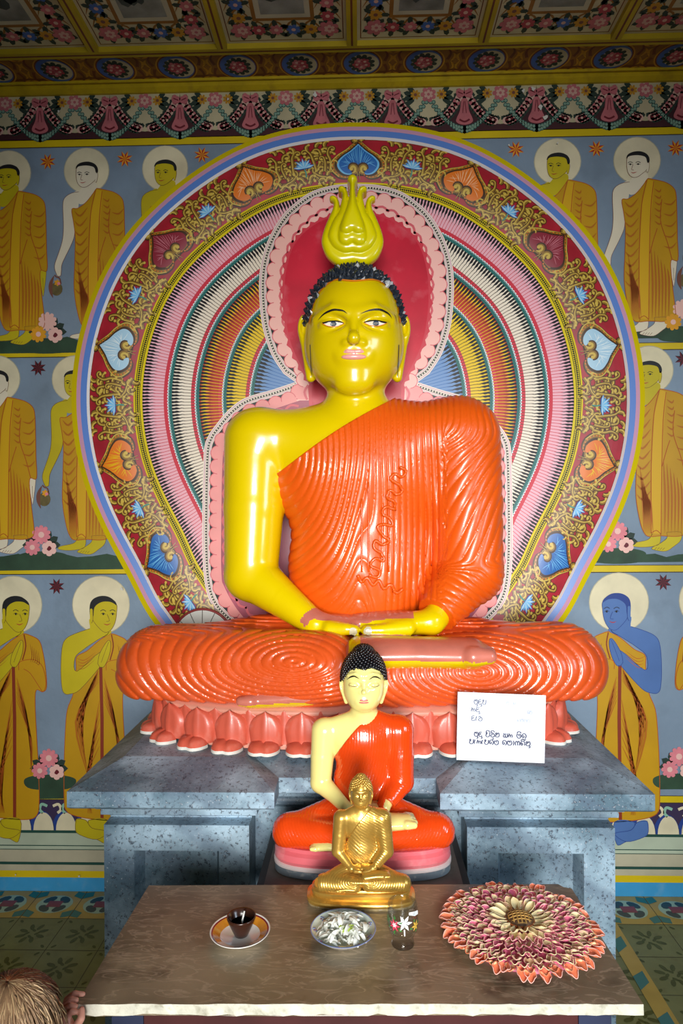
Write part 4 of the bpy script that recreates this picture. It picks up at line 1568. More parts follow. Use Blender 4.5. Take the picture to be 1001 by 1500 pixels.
    def body(p):
        d = smin(head(p), neck(p), hwm * .12)
        d = smin(d, torso(p), u * .05)
        d = smin(d, arm_l(p), u * .035)
        d = np.minimum(d, chain(p, [W(er[:2], eD), W(wr[:2], wD)], [R(er[2]) * .6, R(wr[2]) * .9]))
        d = smin(d, hands(p), u * .02)
        d = np.minimum(d, foot(p, ft, lD - .03))
        d = np.minimum(d, foot(p, fl, lD - .03))
        if c.get('ears', True):
            for s in (-1, 1):
                ex = c['earx'] if s < 0 else 2 * hc - c['earx']
                e0 = W((ex, c['eary0']), HD + .02)
                sh = ell(p, W((ex + s * -hw * .02, c['eary0'] + (c['eary1'] - c['eary0']) * .5), HD), (R(hw) * .13, R(hw) * .16, R(c['eary1'] - c['eary0']) * .56))
                bowl = ell(p, W((ex - s * hw * .02, c['eary0'] + (c['eary1'] - c['eary0']) * .45), HD) + np.array([0, -R(hw) * .14, 0]), (R(hw) * .075, R(hw) * .10, R(c['eary1'] - c['eary0']) * .36))
                sh = smax(sh, -bowl, R(hw) * .05)
                lobe = chain(p, [W((ex - s * hw * .04, c['eary1'] - 1), HD), W((c['lobex'] if s < 0 else 2 * hc - c['lobex'], c['lobey']), HD)], [R(hw) * .095, R(hw) * .10])
                d = smin(d, smin(sh, lobe, R(hw) * .06), R(hw) * .03)
        return d

    lo = np.array([W((kl[0] - kl[2] * 1.15, 0))[0], Yc - u * .66, W((0, c['foot'][1] + 6), lD)[2] - u * .02])
    hi = np.array([W((kr[0] + kr[2] * 1.15, 0))[0], Yc + u * .34, W((0, c['top'] - 6))[2] + u * .03])
    V, F = sdf_mesh(body, lo, hi, c['h'])
    fc = V[F].mean(1)
    fu, fv = to_px(fc)
    fn = np.cross(V[F[:, 1]] - V[F[:, 0]], V[F[:, 2]] - V[F[:, 0]])
    fn /= np.linalg.norm(fn, axis=1)[:, None] + 1e-12
    mi = np.zeros(len(F), int)
    if 'palm' in S:
        hd_ = hands(fc) < hr * .25
        mi[hd_ & (fn[:, 2] > -.1) & (fc[:, 1] > hz[1] - hr * 1.0) & (fv < c['hand'][1] - wl[2] * .22 + .0006 * (fu - hc) ** 2 * 0) & (fv > c['hand'][1] - wl[2] * 1.9) & (fu > hc - hw * 1.22) & (fu < hc + hw * 1.25)] = 1
        for q in (ft, fl):
            dd = np.abs(foot(fc, q, lD - .03)) < u * .004
            a = W(q[0][:2], lD - .03)
            b = W(q[1][:2], lD - .03)
            t = np.clip((fc[:, 0] - a[0]) / (b[0] - a[0]), 0, 1)
            zc_ = a[2] + (b[2] - a[2]) * t
            mi[dd & (fc[:, 2] > zc_ - R(3)) & (np.abs(fu - hc) > 8)] = 1
    bo = np_obj('body', V, F, [S['skin']] + ([S['palm']] if 'palm' in S else []), mi, root)
    # upper robe: a shell over torso and covered arm, cut along the neckline, with its folds
    th = u * .014
    (ax, ay), (bx, by) = c['neckline']
    L_ = math.hypot(bx - ax, by - ay)
    amp = c['amp']
    def prof(ph):
        return np.abs(np.sin(PI * ph)) ** .42
    def robe(p):
        dt_, da_ = torso(p), arm_r(p)
        d = smin(dt_, da_, u * .08)
        U, Vv = to_px(p)
        fold = amp * prof(c['fold'](U, Vv))
        side = (((Vv - ay) * (bx - ax) - (U - ax) * (by - ay)) / L_ + c.get('sagn', 0) * np.sin(np.clip((U - ax) / (bx - ax), 0, 1) * PI)) * k      # > 0 below the neckline
        # cuff on the forearm
        a, b = W(er[:2], eD), W(wr[:2], wD)
        along = ((p - a) @ (b - a)) / ((b - a) @ (b - a))
        cuff = np.where((p[:, 1] < Yc - u * .1) & (U > hc + hw * 1.0) & (da_ < dt_), (along - c.get('cuff', .9)) * np.linalg.norm(b - a), -1.0)
        shell = d - th - fold * (1 if amp else 0)
        return np.maximum(np.maximum(shell, -side), cuff)
    V, F = sdf_mesh(robe, lo, hi, c['hr'])
    ro = np_obj('robe', V, F, [S['robe']], None, root)
    hip = c['hip']
    def skirt(p):
        U, Vv = to_px(p)
        d = None
        for kn, s in ((kl, -1), (kr, 1)):
            hp_ = W((hc + s * hip[0], hip[1]), -.02)
            kn_ = W(kn[:2], c.get('kD', -.20))
            an_ = W(c['anL'][:2] if s < 0 else c['anR'][:2], lD + .02)
            e = chain(p, [hp_, kn_], [R(hip[2]), R(kn[2]) * .84])
            e = smin(e, chain(p, [kn_, an_], [R(kn[2]), R((c['anL'] if s < 0 else c['anR'])[2])]), u * .06)
            d = e if d is None else smin(d, e, u * .025)
        d = smin(d, ell(p, W((hc, hip[1] + hip[2] * .55), -.12), (R(hip[0] * 2.0), u * .32, R(hip[2] * .55))), u * .05)
        d = smax(d, -(p[:, 2] - c['floor_z']), u * .02)
        fold = c.get('amp2', amp) * prof(c['fold2'](U, Vv))
        return d - fold
    V, F = sdf_mesh(skirt, lo, hi, c['hr'])
    so = np_obj('skirt_folds', V, F, [S['skirt']], None, root)
    # lips, brows, eyes
    V, F = sdf_mesh(lips, [fx(-.4), yf - hwm * .25, mz - hwm * .25], [fx(.4), yf + hwm * .3, mz + hwm * .25], c['h'] * .35)
    lp = np_obj('lips', V, F, [S['lips']], None, root)
    return dict(root=root, body=bo, robe=ro, skirt=so, W=W, R=R, head=head, sk=(sk_c, sk_r), hwm=hwm, yf=yf, HD=HD, torso=torso, arm_r=arm_r)

def curls(name, st, c, m_list, rule, size, spiky, n, parent=None, jitter=0.0, stretch=1.0, lift=0.0):
    """curls of hair set over the skull: small cones or beads, one mesh"""
    sc_, sr_ = st['sk']
    mb_ = MB()
    R3 = random.Random(5)
    for i in range(n):
        z = 1 - 2 * (i + .5) / n
        a = i * 2.399963
        r = math.sqrt(max(0, 1 - z * z))
        d = np.array([r * math.cos(a), r * math.sin(a), z])
        q = sc_ + d * (sr_ + lift)
        if not rule(q):
            continue
        nv = Vector(d / sr_).normalized()
        s = size * (1 + R3.uniform(-.15, .15))
        if spiky:
            tdir = nv + Vector((R3.uniform(-.2, .2), R3.uniform(-.2, .2), R3.uniform(.05, .35)))
            tdir.normalize()
            b = nv.orthogonal().normalized()
            e = nv.cross(b)
            o = Vector(q) - nv * s * .3
            K = 6
            vs = [o + (b * math.cos(2 * PI * j / K) + e * math.sin(2 * PI * j / K)) * s for j in range(K)]
            vs += [o + tdir * s * .9 + (b * math.cos(2 * PI * j / K + .4) + e * math.sin(2 * PI * j / K + .4)) * s * .75 for j in range(K)]
            vs.append(o + tdir * s * 1.75 * R3.uniform(.8, 1.1))
            fs = [(j, (j + 1) % K, K + (j + 1) % K, K + j) for j in range(K)] + [(K + j, K + (j + 1) % K, 2 * K) for j in range(K)]
            mb_.add(vs, fs, m_list[1] if R3.random() < .05 else m_list[0], False)
        else:
            b = nv.orthogonal().normalized()
            e = nv.cross(b)
            o = Vector(q) - nv * s * .25
            K = 8
            vs, fs = [], []
            for l, (rr, hh) in enumerate(((1, 0), (.92, .45), (.6, .85))):
                vs += [o + (b * math.cos(2 * PI * j / K) + e * math.sin(2 * PI * j / K)) * s * rr + nv * s * hh for j in range(K)]
            vs.append(o + nv * s * 1.02)
            for l in range(2):
                fs += [(l * K + j, l * K + (j + 1) % K, (l + 1) * K + (j + 1) % K, (l + 1) * K + j) for j in range(K)]
            fs += [(2 * K + j, 2 * K + (j + 1) % K, 3 * K) for j in range(K)]
            mb_.add(vs, fs, m_list[0], True)
    return mb_
# ------------------------------------------------------------------ the largest statue
SK_Y = mat('statue_yellow', '#e2c600', 0.25, coat=.6, var=.05, vscale=4, bump=.04, bscale=50)
SK_P = mat('statue_palm_pink', '#c4705e', 0.3, coat=.4, var=.12, vscale=18)
RB_O = mat('statue_orange', '#e2590c', 0.36, coat=.3, var=.08, vscale=7, bump=.05, bscale=60)
RB_L = mat('statue_lap_orange', '#d8541e', 0.32, coat=.35, var=.12, vscale=7, bump=.06, bscale=60, dirt='#e89a80', dirt_amt=.12)
LIP = mat('statue_lips', '#f2a8a0', 0.3, coat=.4)
INK = mat('statue_ink', '#1a1512', 0.4)
EYEW = mat('statue_eye_white', '#f3ecdc', 0.3, coat=.4)
EYEB = mat('statue_iris', '#24384e', 0.3, coat=.4)
ORL = mat('statue_hairline_orange', '#f08a1c', 0.35)

def fold_big(U, V):
    wob = .22 * np.sin(U / 31 + V / 47) + .16 * np.sin(U / 17 - V / 71)
    ph1 = np.hypot(U - 405, (V - 655) / 1.75) / 9.0 + wob
    ph2 = (U - 405) / 9.0 + .35 * np.sin(V / 70)
    w1 = sstep(520, 565, U)
    ph = ph1 * (1 - w1) + ph2 * w1
    # sleeve: sweeping wrinkles that fan from the shoulder, then rings round the forearm
    base = (680 - 405) / 9.0
    ph3 = base + ((U - 680) * .80 + (V - 612) * .58 + 13 * np.sin((V - 612) / 52) + 5 * np.sin(U / 30)) / 12.5
    w3 = np.maximum(sstep(646, 656, U) * sstep(600, 665, V), 0)
    ph = ph * (1 - w3) + ph3 * w3
    b4 = base + ((690 - 680) * .80 + (835 - 612) * .58) / 12.5
    ph4 = b4 + ((V - 835) * .86 - (U - 690) * .5 + 4 * np.sin(U / 25)) / 10.5
    w4 = sstep(818, 846, V) * sstep(640, 652, U)
    return ph * (1 - w4) + ph4 * w4
def fold_big2(U, V):
    l = np.hypot(U - 432, (V - 970) * np.where(V > 970, 2.4, 2.1)) / 15.5
    r = np.hypot(U - 702, (V - 985) * np.where(V > 985, 2.3, 2.0)) / 15.0
    l = l + .25 * np.sin(U / 43 + V / 29)
    r = r + .25 * np.sin(U / 39 - V / 31)
    w_ = sstep(515, 545, U)
    ph = l * (1 - w_) + r * w_
    t = (V - 880 + .12 * np.abs(U - 520)) / 8.5
    wt = 1 - sstep(905, 930, V + (np.abs(U - 525) - 150) * -.07)
    return ph * (1 - wt) + t * wt

big_cfg = dict(Y=2.46, u=.80, label='largest seated statue, yellow skin and orange robe, flame crown on its head', foot=(525, 1030),
               head=519, hw=70, chin=580, hairline=410, top=396, eye=474, nose=506, mouth=518.5, brow=459, neck=(522, 600, 43),
               shL=(377, 645, 48), shR=(676, 641, 50), elL=(368, 842, 38), elR=(688, 838, 41), wrL=(462, 914, 17), wrR=(632, 911, 18),
               chest=(522, 690, 118, 105), waist=(526, 830, 97, 120), hand=(528, 921), knL=(236, 979, 56), knR=(821, 977, 57), anL=(480, 984, 50), anR=(570, 992, 44),
               foot_top=((528, 956, 21), (692, 957, 19)), foot_low=((490, 1015, 15), (368, 1023, 12)), hip=(80, 948, 54), floor_z=1.052,
               earx=444, eary0=463, eary1=501, lobex=455.5, lobey=553, neckline=((411, 690), (578, 583)), sagn=6, amp=.0062, amp2=.0078, fold=fold_big, fold2=fold_big2,
               h=.0062, hr=.0042, wD=-.26, lD=-.37, cuff=.86)
big = statue(big_cfg, dict(skin=SK_Y, palm=SK_P, robe=RB_O, skirt=RB_L, lips=LIP))
BR = big['root']
tag(big['body'], 'glossy yellow body with pink palms and soles')
tag(big['robe'], 'ridged orange robe over one shoulder')
tag(big['skirt'], 'folded orange robe over the crossed legs')
# hair of dark pointed curls
HLX = [440, 454, 459, 468, 482, 493, 518, 545, 559.5, 574, 583, 586, 600]
HLY = [480, 474, 448, 428.5, 415, 410, 412, 410, 414, 427, 448, 473, 480]
def hair_rule_big(q):
    U, V = to_px(np.array([q]))
    if q[1] > big['sk'][0][1] - .02:
        return V[0] < 482
    return V[0] < np.interp(U[0], HLX, HLY) - 2.5
HR_D = mat('hair_blue_black', '#232c38', 0.35, coat=.3, var=.5, vscale=60)
HR_G = mat('hair_chip_grey', '#b9bcc0', 0.5)
cb_ = curls('hair', big, big_cfg, (HR_D, HR_G), hair_rule_big, .0125, True, 900, lift=.004)
hair = cb_.build('hair', BR)
sc_, sr_ = big['sk']
def cap_big(p):
    U, V = to_px(p)
    front = p[:, 1] < sc_[1]
    lim = np.where(front, np.interp(U, HLX, HLY), 482)
    return np.maximum(ell(p, sc_, sr_ + .006), (V - lim + 1.5) * .0022)
V, F = sdf_mesh(cap_big, sc_ - sr_ - .03, sc_ + sr_ + .03, .006)
np_obj('hair_cap', V, F, [HR_D], None, BR)
tag(hair, 'dark pointed hair curls')
dr = Drape([big['body']])
dr.stroke(list(zip(HLX[1:-1], HLY[1:-1])), 2.2, ORL, .002)
dr.mb.build('hairline', BR)
for sgn, brow, eye, iris in (('l', [(466.5, 469), (475, 460), (487.5, 454), (502, 455), (509, 459.5)], [(473, 474.2), (481, 472), (490, 471.2), (498, 472.3), (505, 474.2), (497, 477.3), (488, 478.4), (480, 477)], (488.5, 474.6)),
                             ('r', [(574, 466.5), (568.5, 459.5), (556, 453.5), (541.5, 454.5), (528, 459.5)], [(533, 473), (541, 471.3), (550, 470.3), (558, 471.5), (566, 473.5), (558, 476.3), (549, 477.5), (540, 476)], (551, 473.8))):
    d1 = Drape([big['body']])
    d1.stroke(brow, 2.6, INK, .002, taper='both')
    d1.mb.build('eyebrow', BR)
    d2 = Drape([big['body']])
    d2.fill(eye, EYEW, .0025)
    d2.stroke(eye[:5], 1.6, INK, .004)
    d2.stroke(eye[4:] + eye[:1], .9, ORL, .004)
    ey_ = d2.mb.build('eye', BR)
    d2 = Drape([big['body']])
    d2.fill([(iris[0] + 4.4 * math.cos(a), iris[1] + 3.0 * math.sin(a)) for a in [k * PI / 6 for k in range(12)]], EYEB, .0045, 0, 2)
    d2.fill([(iris[0] + 2.0 * math.cos(a), iris[1] + 1.8 * math.sin(a)) for a in [k * PI / 5 for k in range(10)]], INK, .006, 0, 1)
    d2.mb.build('iris', ey_)
for xs in ((455.2, 505, 457, 552), (584, 505, 582.5, 552)):
    d3 = Drape([big['body']])
    d3.stroke([(xs[0], xs[1]), ((xs[0] + xs[2]) / 2, 528), (xs[2], xs[3])], 1.1, INK, .002)
    d3.mb.build('earlobe_slit', BR)
# neck creases and thumb nails
d4 = Drape([big['body']])
d4.fill([(513, 921), (520, 920), (523, 926), (520, 932), (513, 931)], mat('nail_pale', '#cfc6a0', .3, coat=.4), .002, 4, 2)
d4.mb.build('thumbnail', BR)
d4 = Drape([big['body']])
d4.fill([(544, 920), (537, 919), (533, 925), (537, 931), (544, 930)], mat('nail_pale', '#cfc6a0', .3, coat=.4), .002, 4, 2)
d4.mb.build('thumbnail', BR)
# flame finial on the crown of the head
Q = lambda L: [(440 + x / 6.256, 260 + y / 6.256) for x, y in L]
def mirror(half, ax=480):
    return half + [(2 * ax - x, y) for x, y in reversed(half)]
fl1 = mirror(crom([(480, 800), (400, 812), (330, 803), (250, 742), (207, 655), (197, 580), (222, 480), (270, 365), (300, 295), (305, 242), (272, 218), (275, 186), (310, 178), (345, 205), (362, 262), (362, 345)], 4)
             + crom([(372, 280), (386, 205), (380, 168), (352, 150), (354, 120), (388, 110), (420, 130), (440, 185), (446, 245)], 4)
             + crom([(452, 185), (452, 122), (434, 90), (446, 52), (480, 38)], 4))
fl2 = mirror(crom([(480, 715), (400, 722), (310, 675), (262, 600), (258, 540), (300, 430), (352, 350), (372, 280), (386, 205), (380, 168), (352, 150), (354, 120), (388, 110), (420, 130), (440, 185), (446, 245)], 4)
             + crom([(452, 185), (452, 122), (434, 90), (446, 52), (480, 38)], 4))
fl3 = mirror(crom([(480, 650), (430, 672), (370, 655), (345, 600), (355, 500), (400, 380), (440, 260), (452, 185), (452, 122), (434, 90), (446, 52), (480, 38)], 4))
fl4 = mirror(crom([(480, 560), (440, 580), (390, 572), (368, 535), (385, 450), (440, 300), (455, 200), (454, 122), (436, 90), (448, 54), (480, 40)], 4))
YFN = big['sk'][0][1] - .02
lay = [([((lambda w: (w.x, w.z))(P(x, y, YFN))) for x, y in Q(f)], t) for f, t in ((fl1, .030), (fl2, .046), (fl3, .060), (fl4, .074))]
def finial(p):
    d = None
    for pts, T_ in lay:
        d2 = poly2d(p[:, 0], p[:, 2], pts)
        r = .024
        ay_ = np.abs(p[:, 1] - YFN)
        e = np.hypot(np.maximum(d2 + r, 0), np.maximum(ay_ - T_ + r, 0)) - r
        e = np.maximum(e, d2)
        d = e if d is None else np.minimum(d, e)
    return d
a, b_ = P(465, 395, YFN), P(570, 260, YFN)
V, F = sdf_mesh(finial, [a.x, YFN - .09, a.z], [b_.x, YFN + .09, b_.z], .0035)
fo = np_obj('flame_finial', V, F, [mat('finial_yellow', '#e2d400', .26, coat=.5)], None, BR)
tag(fo, 'bright yellow flame crown with five prongs')
# cascading hem of the folded shawl, laid down the chest
dz_ = Drape([big['robe']])
zig = [(586, 684), (594, 690), (588, 699), (578, 694), (572, 702), (584, 710), (590, 719), (580, 724), (572, 718), (566, 728), (577, 735), (578, 746), (566, 742), (560, 752),
       (572, 760), (574, 770), (562, 768), (553, 772), (560, 784), (570, 792), (560, 798), (550, 792), (548, 803), (560, 812), (562, 822), (550, 818), (543, 828), (556, 836), (552, 846), (540, 842)]
tp = [dz_.at(x, y, .004) for x, y in crom(zig, 4)]
tb = MB()
tb.tube([q for q in tp if q], .0055, RB_O, 8)
zig2 = [(524, 842), (530, 852), (538, 846), (546, 857), (555, 850), (562, 862), (572, 856), (580, 868), (590, 862)]
tp = [dz_.at(x, y, .004) for x, y in crom(zig2, 4)]
tb.tube([q for q in tp if q], .006, RB_O, 8)
for x in (540, 530, 570):
    tp = [dz_.at(x, y, .003) for y in range(700 + (x % 7) * 6, 850, 12)]
    tb.tube([q for q in tp if q], .0035, RB_O, 6)
tb.build('shawl_hem', BR)
# ------------------------------------------------------------------ speckled stone pedestal
def granite():
    m = bpy.data.materials.new('speckled_stone')
    m.use_nodes = True
    nt = m.node_tree
    b = nt.nodes['Principled BSDF']
    b.inputs['Roughness'].default_value = 0.5
    tc = nt.nodes.new('ShaderNodeTexCoord')
    def noise(sc, det=4, rough=.6):
        n = nt.nodes.new('ShaderNodeTexNoise')
        n.inputs['Scale'].default_value = sc
        n.inputs['Detail'].default_value = det
        n.inputs['Roughness'].default_value = rough
        nt.links.new(tc.outputs['Object'], n.inputs['Vector'])
        return n
    def ramp(src, p0, p1, c0, c1):
        r = nt.nodes.new('ShaderNodeValToRGB')
        r.color_ramp.elements[0].position, r.color_ramp.elements[1].position = p0, p1
        r.color_ramp.elements[0].color, r.color_ramp.elements[1].color = c0, c1
        nt.links.new(src, r.inputs['Fac'])
        return r
    def mix(f, a, bcol):
        x = nt.nodes.new('ShaderNodeMix')
        x.data_type = 'RGBA'
        nt.links.new(f, x.inputs['Factor'])
        for k, val in (('A', a), ('B', bcol)):
            if isinstance(val, tuple):
                x.inputs[k].default_value = val
            else:
                nt.links.new(val, x.inputs[k])
        return x.outputs['Result']
    base = ramp(noise(4.5, 5).outputs['Fac'], .38, .64, rgb('#56707f'), rgb('#a9c3d4')).outputs['Color']
    wv = nt.nodes.new('ShaderNodeTexWave')
    wv.inputs['Scale'].default_value = 2.2
    wv.inputs['Distortion'].default_value = 9
    wv.inputs['Detail'].default_value = 4
    mp = nt.nodes.new('ShaderNodeMapping')
    mp.inputs['Rotation'].default_value = (0.3, 0.8, 0.5)
    nt.links.new(tc.outputs['Object'], mp.inputs['Vector'])
    nt.links.new(mp.outputs['Vector'], wv.inputs['Vector'])
    vein = ramp(wv.outputs['Fac'], .45, .95, (0, 0, 0, 1), (.45,) * 3 + (1,)).outputs['Color']
    c1 = mix(vein, base, rgb('#56677c'))
    dk = ramp(noise(95, 5, .8).outputs['Fac'], .55, .60, (0, 0, 0, 1), (.9,) * 3 + (1,)).outputs['Color']
    c2 = mix(dk, c1, rgb('#2b3444'))
    lt = ramp(noise(190, 3, .6).outputs['Fac'], .63, .70, (0, 0, 0, 1), (.5,) * 3 + (1,)).outputs['Color']
    c3 = mix(lt, c2, rgb('#dfe8f0'))
    nt.links.new(c3, b.inputs['Base Color'])
    bp = nt.nodes.new('ShaderNodeBump')
    bp.inputs['Strength'].default_value = .15
    bp.inputs['Distance'].default_value = .004
    nt.links.new(noise(120).outputs['Fac'], bp.inputs['Height'])
    nt.links.new(bp.outputs['Normal'], b.inputs['Normal'])
    return m
M_STONE = granite()
PT = 0.92                                  # top of the pedestal
YB = YW - .02
def slab(x0, x1, yf, body_x0, body_x1, body_y, z0=0.0):
    """cap with sloped top and stepped mouldings over a panelled shaft; returns the mesh collector"""
    b = MB()
    # levels: (overhang factor 0..1 from body to slab edge, z); 1 = slab edge
    lv = [(-.35, PT), (1.0, .888), (1.0, .845), (.93, .838), (.62, .832), (.58, .818), (.40, .812), (.36, .803), (.20, .800), (.24, .790), (.24, .780), (.08, .772), (.0, .764), (0.0, z0)]
    v = []
    for t, z in lv:
        xa, xb = body_x0 + (x0 - body_x0) * t, body_x1 + (x1 - body_x1) * t
        y = body_y + (yf - body_y) * t
        v += [(xa, YB, z), (xa, y, z), (xb, y, z), (xb, YB, z)]
    f = []
    for i in range(len(lv) - 1):
        for j in range(4):
            k = (j + 1) % 4
            f.append((i * 4 + j, (i + 1) * 4 + j, (i + 1) * 4 + k, i * 4 + k))
    f.append((0, 1, 2, 3))
    b.add(v, f, M_STONE)
    return b
PEDX = P(530, 900, 1.9).x
ped = thing('stone_pedestal', (0, 2.4, 0), 'blue grey speckled stone pedestal with two stepped wings under the largest statue', 'pedestal')
xl0, xl1 = P(98, 1165, 1.85).x, P(402, 1165, 1.85).x
xr0_, xr1 = P(645, 1165, 1.85).x, P(960, 1165, 1.85).x
bl0, bl1 = P(152, 1250, 1.93).x, P(365, 1250, 1.93).x
br0, br1 = P(685, 1250, 1.93).x, P(902, 1250, 1.93).x
def panelled(b, x0, x1, y):
    """raised frame round a sunk panel on the shaft front"""
    px0, px1 = x0 + .1025, x1 - .1025
    zt, zb_ = .671, .12
    d, bev = .05, .016
    o = [(px0 - bev, zb_ - bev), (px1 + bev, zb_ - bev), (px1 + bev, zt + bev), (px0 - bev, zt + bev)]
    i = [(px0, zb_), (px1, zb_), (px1, zt), (px0, zt)]
    w = [(x0, 0.0), (x1, 0.0), (x1, .76), (x0, .76)]
    yy = y - d - .002
    v = [(a, yy, c) for a, c in w] + [(a, yy, c) for a, c in o] + [(a, yy + d, c) for a, c in i] + [(a, y, c) for a, c in w]
    f = []
    for j in range(4):
        k = (j + 1) % 4
        f += [(j, k, 4 + k, 4 + j), (4 + j, 4 + k, 8 + k, 8 + j), (12 + j, 12 + k, k, j)]
    f.append((8, 9, 10, 11))
    b.add(v, f, M_STONE)
b = slab(xl0, xl1, 1.85, bl0, bl1, 1.985)
panelled(b, bl0, bl1, 1.985)
b.build('pedestal_wing', ped)
b = slab(xr0_, xr1, 1.85, br0, br1, 1.985)
panelled(b, br0, br1, 1.985)
b.build('pedestal_wing', ped)
b = slab(bl1 - .1, br0 + .1, 1.955, bl1 - .03, br0 + .03, 2.05)
b.build('pedestal_centre', ped)

# ------------------------------------------------------------------ lotus throne
M_LOT = mat('lotus_coral', '#cc5a44', 0.42, coat=.15, var=.18, vscale=9, dirt='#e0a090', dirt_amt=.4)
M_LOTR = mat('lotus_rim', '#d8907a', 0.5, var=.2)
M_LOTW = mat('lotus_white_edge', '#d6d2c8', 0.6, var=.2)
lot = thing('lotus_throne', (P(525, 1100, 2.40).x, 2.42, PT), 'coral lotus-petal seat between the largest statue and its stone pedestal', 'lotus seat')
LX, LY = P(525, 1100, 2.40).x, 2.378
LZ0, LZ1 = PT, 1.040
def sup(a, rx, ry, e=.72):
    c, s = math.cos(a), math.sin(a)
    return (LX + rx * math.copysign(abs(c) ** e, c), LY + ry * math.copysign(abs(s) ** e, s))
LRX, LRY = .685, .30
core = MB()
NA = 72
prof = [(.96, LZ0), (.96, LZ0 + .03), (.90, LZ0 + .05), (.93, LZ1 - .03), (.985, LZ1 - .012), (.985, LZ1), (.5, LZ1 + .002)]
v = [(*sup(2 * PI * i / NA, LRX * s, LRY * s), z) for s, z in prof for i in range(NA)]
f = [(j * NA + i, j * NA + (i + 1) % NA, (j + 1) * NA + (i + 1) % NA, (j + 1) * NA + i) for j in range(len(prof) - 1) for i in range(NA)]
f.append(tuple(range((len(prof) - 1) * NA, len(prof) * NA)))
core.add(v, f, M_LOTR, True)
core.build('cushion', lot)
# walk round the outline at even steps
dens = [2 * PI * i / 2000 for i in range(2001)]
pp_ = [sup(a, LRX, LRY) for a in dens]
cum = [0]
for i in range(2000):
    cum.append(cum[-1] + math.hypot(pp_[i + 1][0] - pp_[i][0], pp_[i + 1][1] - pp_[i][1]))
def at_len(L):
    L %= cum[-1]
    i = int(np.searchsorted(cum, L)) - 1
    i = max(0, min(i, 1999))
    t = math.atan2(pp_[i + 1][1] - pp_[i][1], pp_[i + 1][0] - pp_[i][0])
    return pp_[i], t
def petal_mesh(wd, ht, m, curl=.03, thick=.03, lobed=False):
    """upright lotus petal: bulging outwards, pointed tip, in local x (along), y (outwards = -y), z up"""
    b = MB()
    NU, NV = 13, 12
    v = []
    for j in range(NV):
        t = j / (NV - 1)
        w_ = wd / 2 * (0.88 + .14 * math.sin(PI * min(1, t * 1.05))) * (1 if t < .45 else max(0.0, 1 - ((t - .45) / .55) ** 2.2) ** .5 + .03)
        for i in range(NU):
            s = -1 + 2 * i / (NU - 1)
            dome = (1 - s * s) ** .5 if abs(s) < 1 else 0
            ridge = .004 * math.exp(-(s / .12) ** 2) * (1 - t)
            groove = -.004 * math.exp(-((abs(s) - .3) / .12) ** 2) * math.sin(PI * t)
            y = -(thick * dome * (.35 + .75 * math.sin(PI * min(1, .25 + t * .62))) + ridge + groove + curl * max(0, t - .6) ** 1.5 * 3)
            v.append((s * w_, y, ht * t - (.008 * s * s * t)))
    f = [(j * NU + i, j * NU + i + 1, (j + 1) * NU + i + 1, (j + 1) * NU + i) for j in range(NV - 1) for i in range(NU - 1)]
    b.add(v, f, m, True)
    return b
def foot_petal(wd, dp, m, mw):
    """drooping heart-shaped petal lying on the stone, with a white lower edge"""
    b = MB()
    NU, NV = 15, 9
    v = []
    for j in range(NV):
        t = j / (NV - 1)
        for i in range(NU):
            s = -1 + 2 * i / (NU - 1)
            a = s * PI / 2
            notch = 1 - .20 * math.exp(-(s / .16) ** 2)
            rx, ry = wd / 2, dp * notch
            x, y = rx * math.sin(a) * t ** .8, -ry * math.cos(a) ** .8 * t if abs(s) < 1 else 0
            z = .026 * math.sqrt(max(0, 1 - t ** 2.2)) * (1 - .25 * math.exp(-(s / .14) ** 2)) + .009
            v.append((x, y, z))
    f = [(j * NU + i, (j + 1) * NU + i, (j + 1) * NU + i + 1, j * NU + i + 1) for j in range(NV - 1) for i in range(NU - 1)]
    b.add(v, f, m, True)
    o = len(v) - NU
    edge = v[o:] + [(x * 1.01, y * 1.01, 0.0) for x, y, z in v[o:]]
    b.add(edge, [(i, NU + i, NU + i + 1, i + 1) for i in range(NU - 1)], mw, True)
    return b
def place_petals(mb_, name, n, phase, scale_out, z, tilt=0.0, rule=None):
    proto = None
    for k in range(n):
        (x, y), t = at_len(cum[-1] * (k + phase) / n)
        if y > LY + .16:
            continue
        # outward direction
        ox, oy = math.sin(t), -math.cos(t)
        if proto is None:
            me = mb_.build(name, lot, Vector((0, 0, 0)))
            proto, o = me, me
        else:
            o = proto.copy()
            COL.objects.link(o)
            o.parent = lot
        L = root_loc(lot)
        o.location = (x + ox * scale_out - L.x, y + oy * scale_out - L.y, z - L.z)
        o.rotation_euler = (tilt, 0, math.atan2(oy, ox) + PI / 2)
PN = int(cum[-1] / .110)
place_petals(petal_mesh(.104, .104, M_LOT, .008, .016), 'back_petal', PN, .5, -.020, LZ0 + .018)
place_petals(petal_mesh(.114, .110, M_LOT, .004, .028), 'petal', PN, 0.0, -.012, LZ0 + .012)
place_petals(foot_petal(.098, .056, M_LOT, M_LOTW), 'drooping_petal', PN - 1, .3, .005, LZ0)
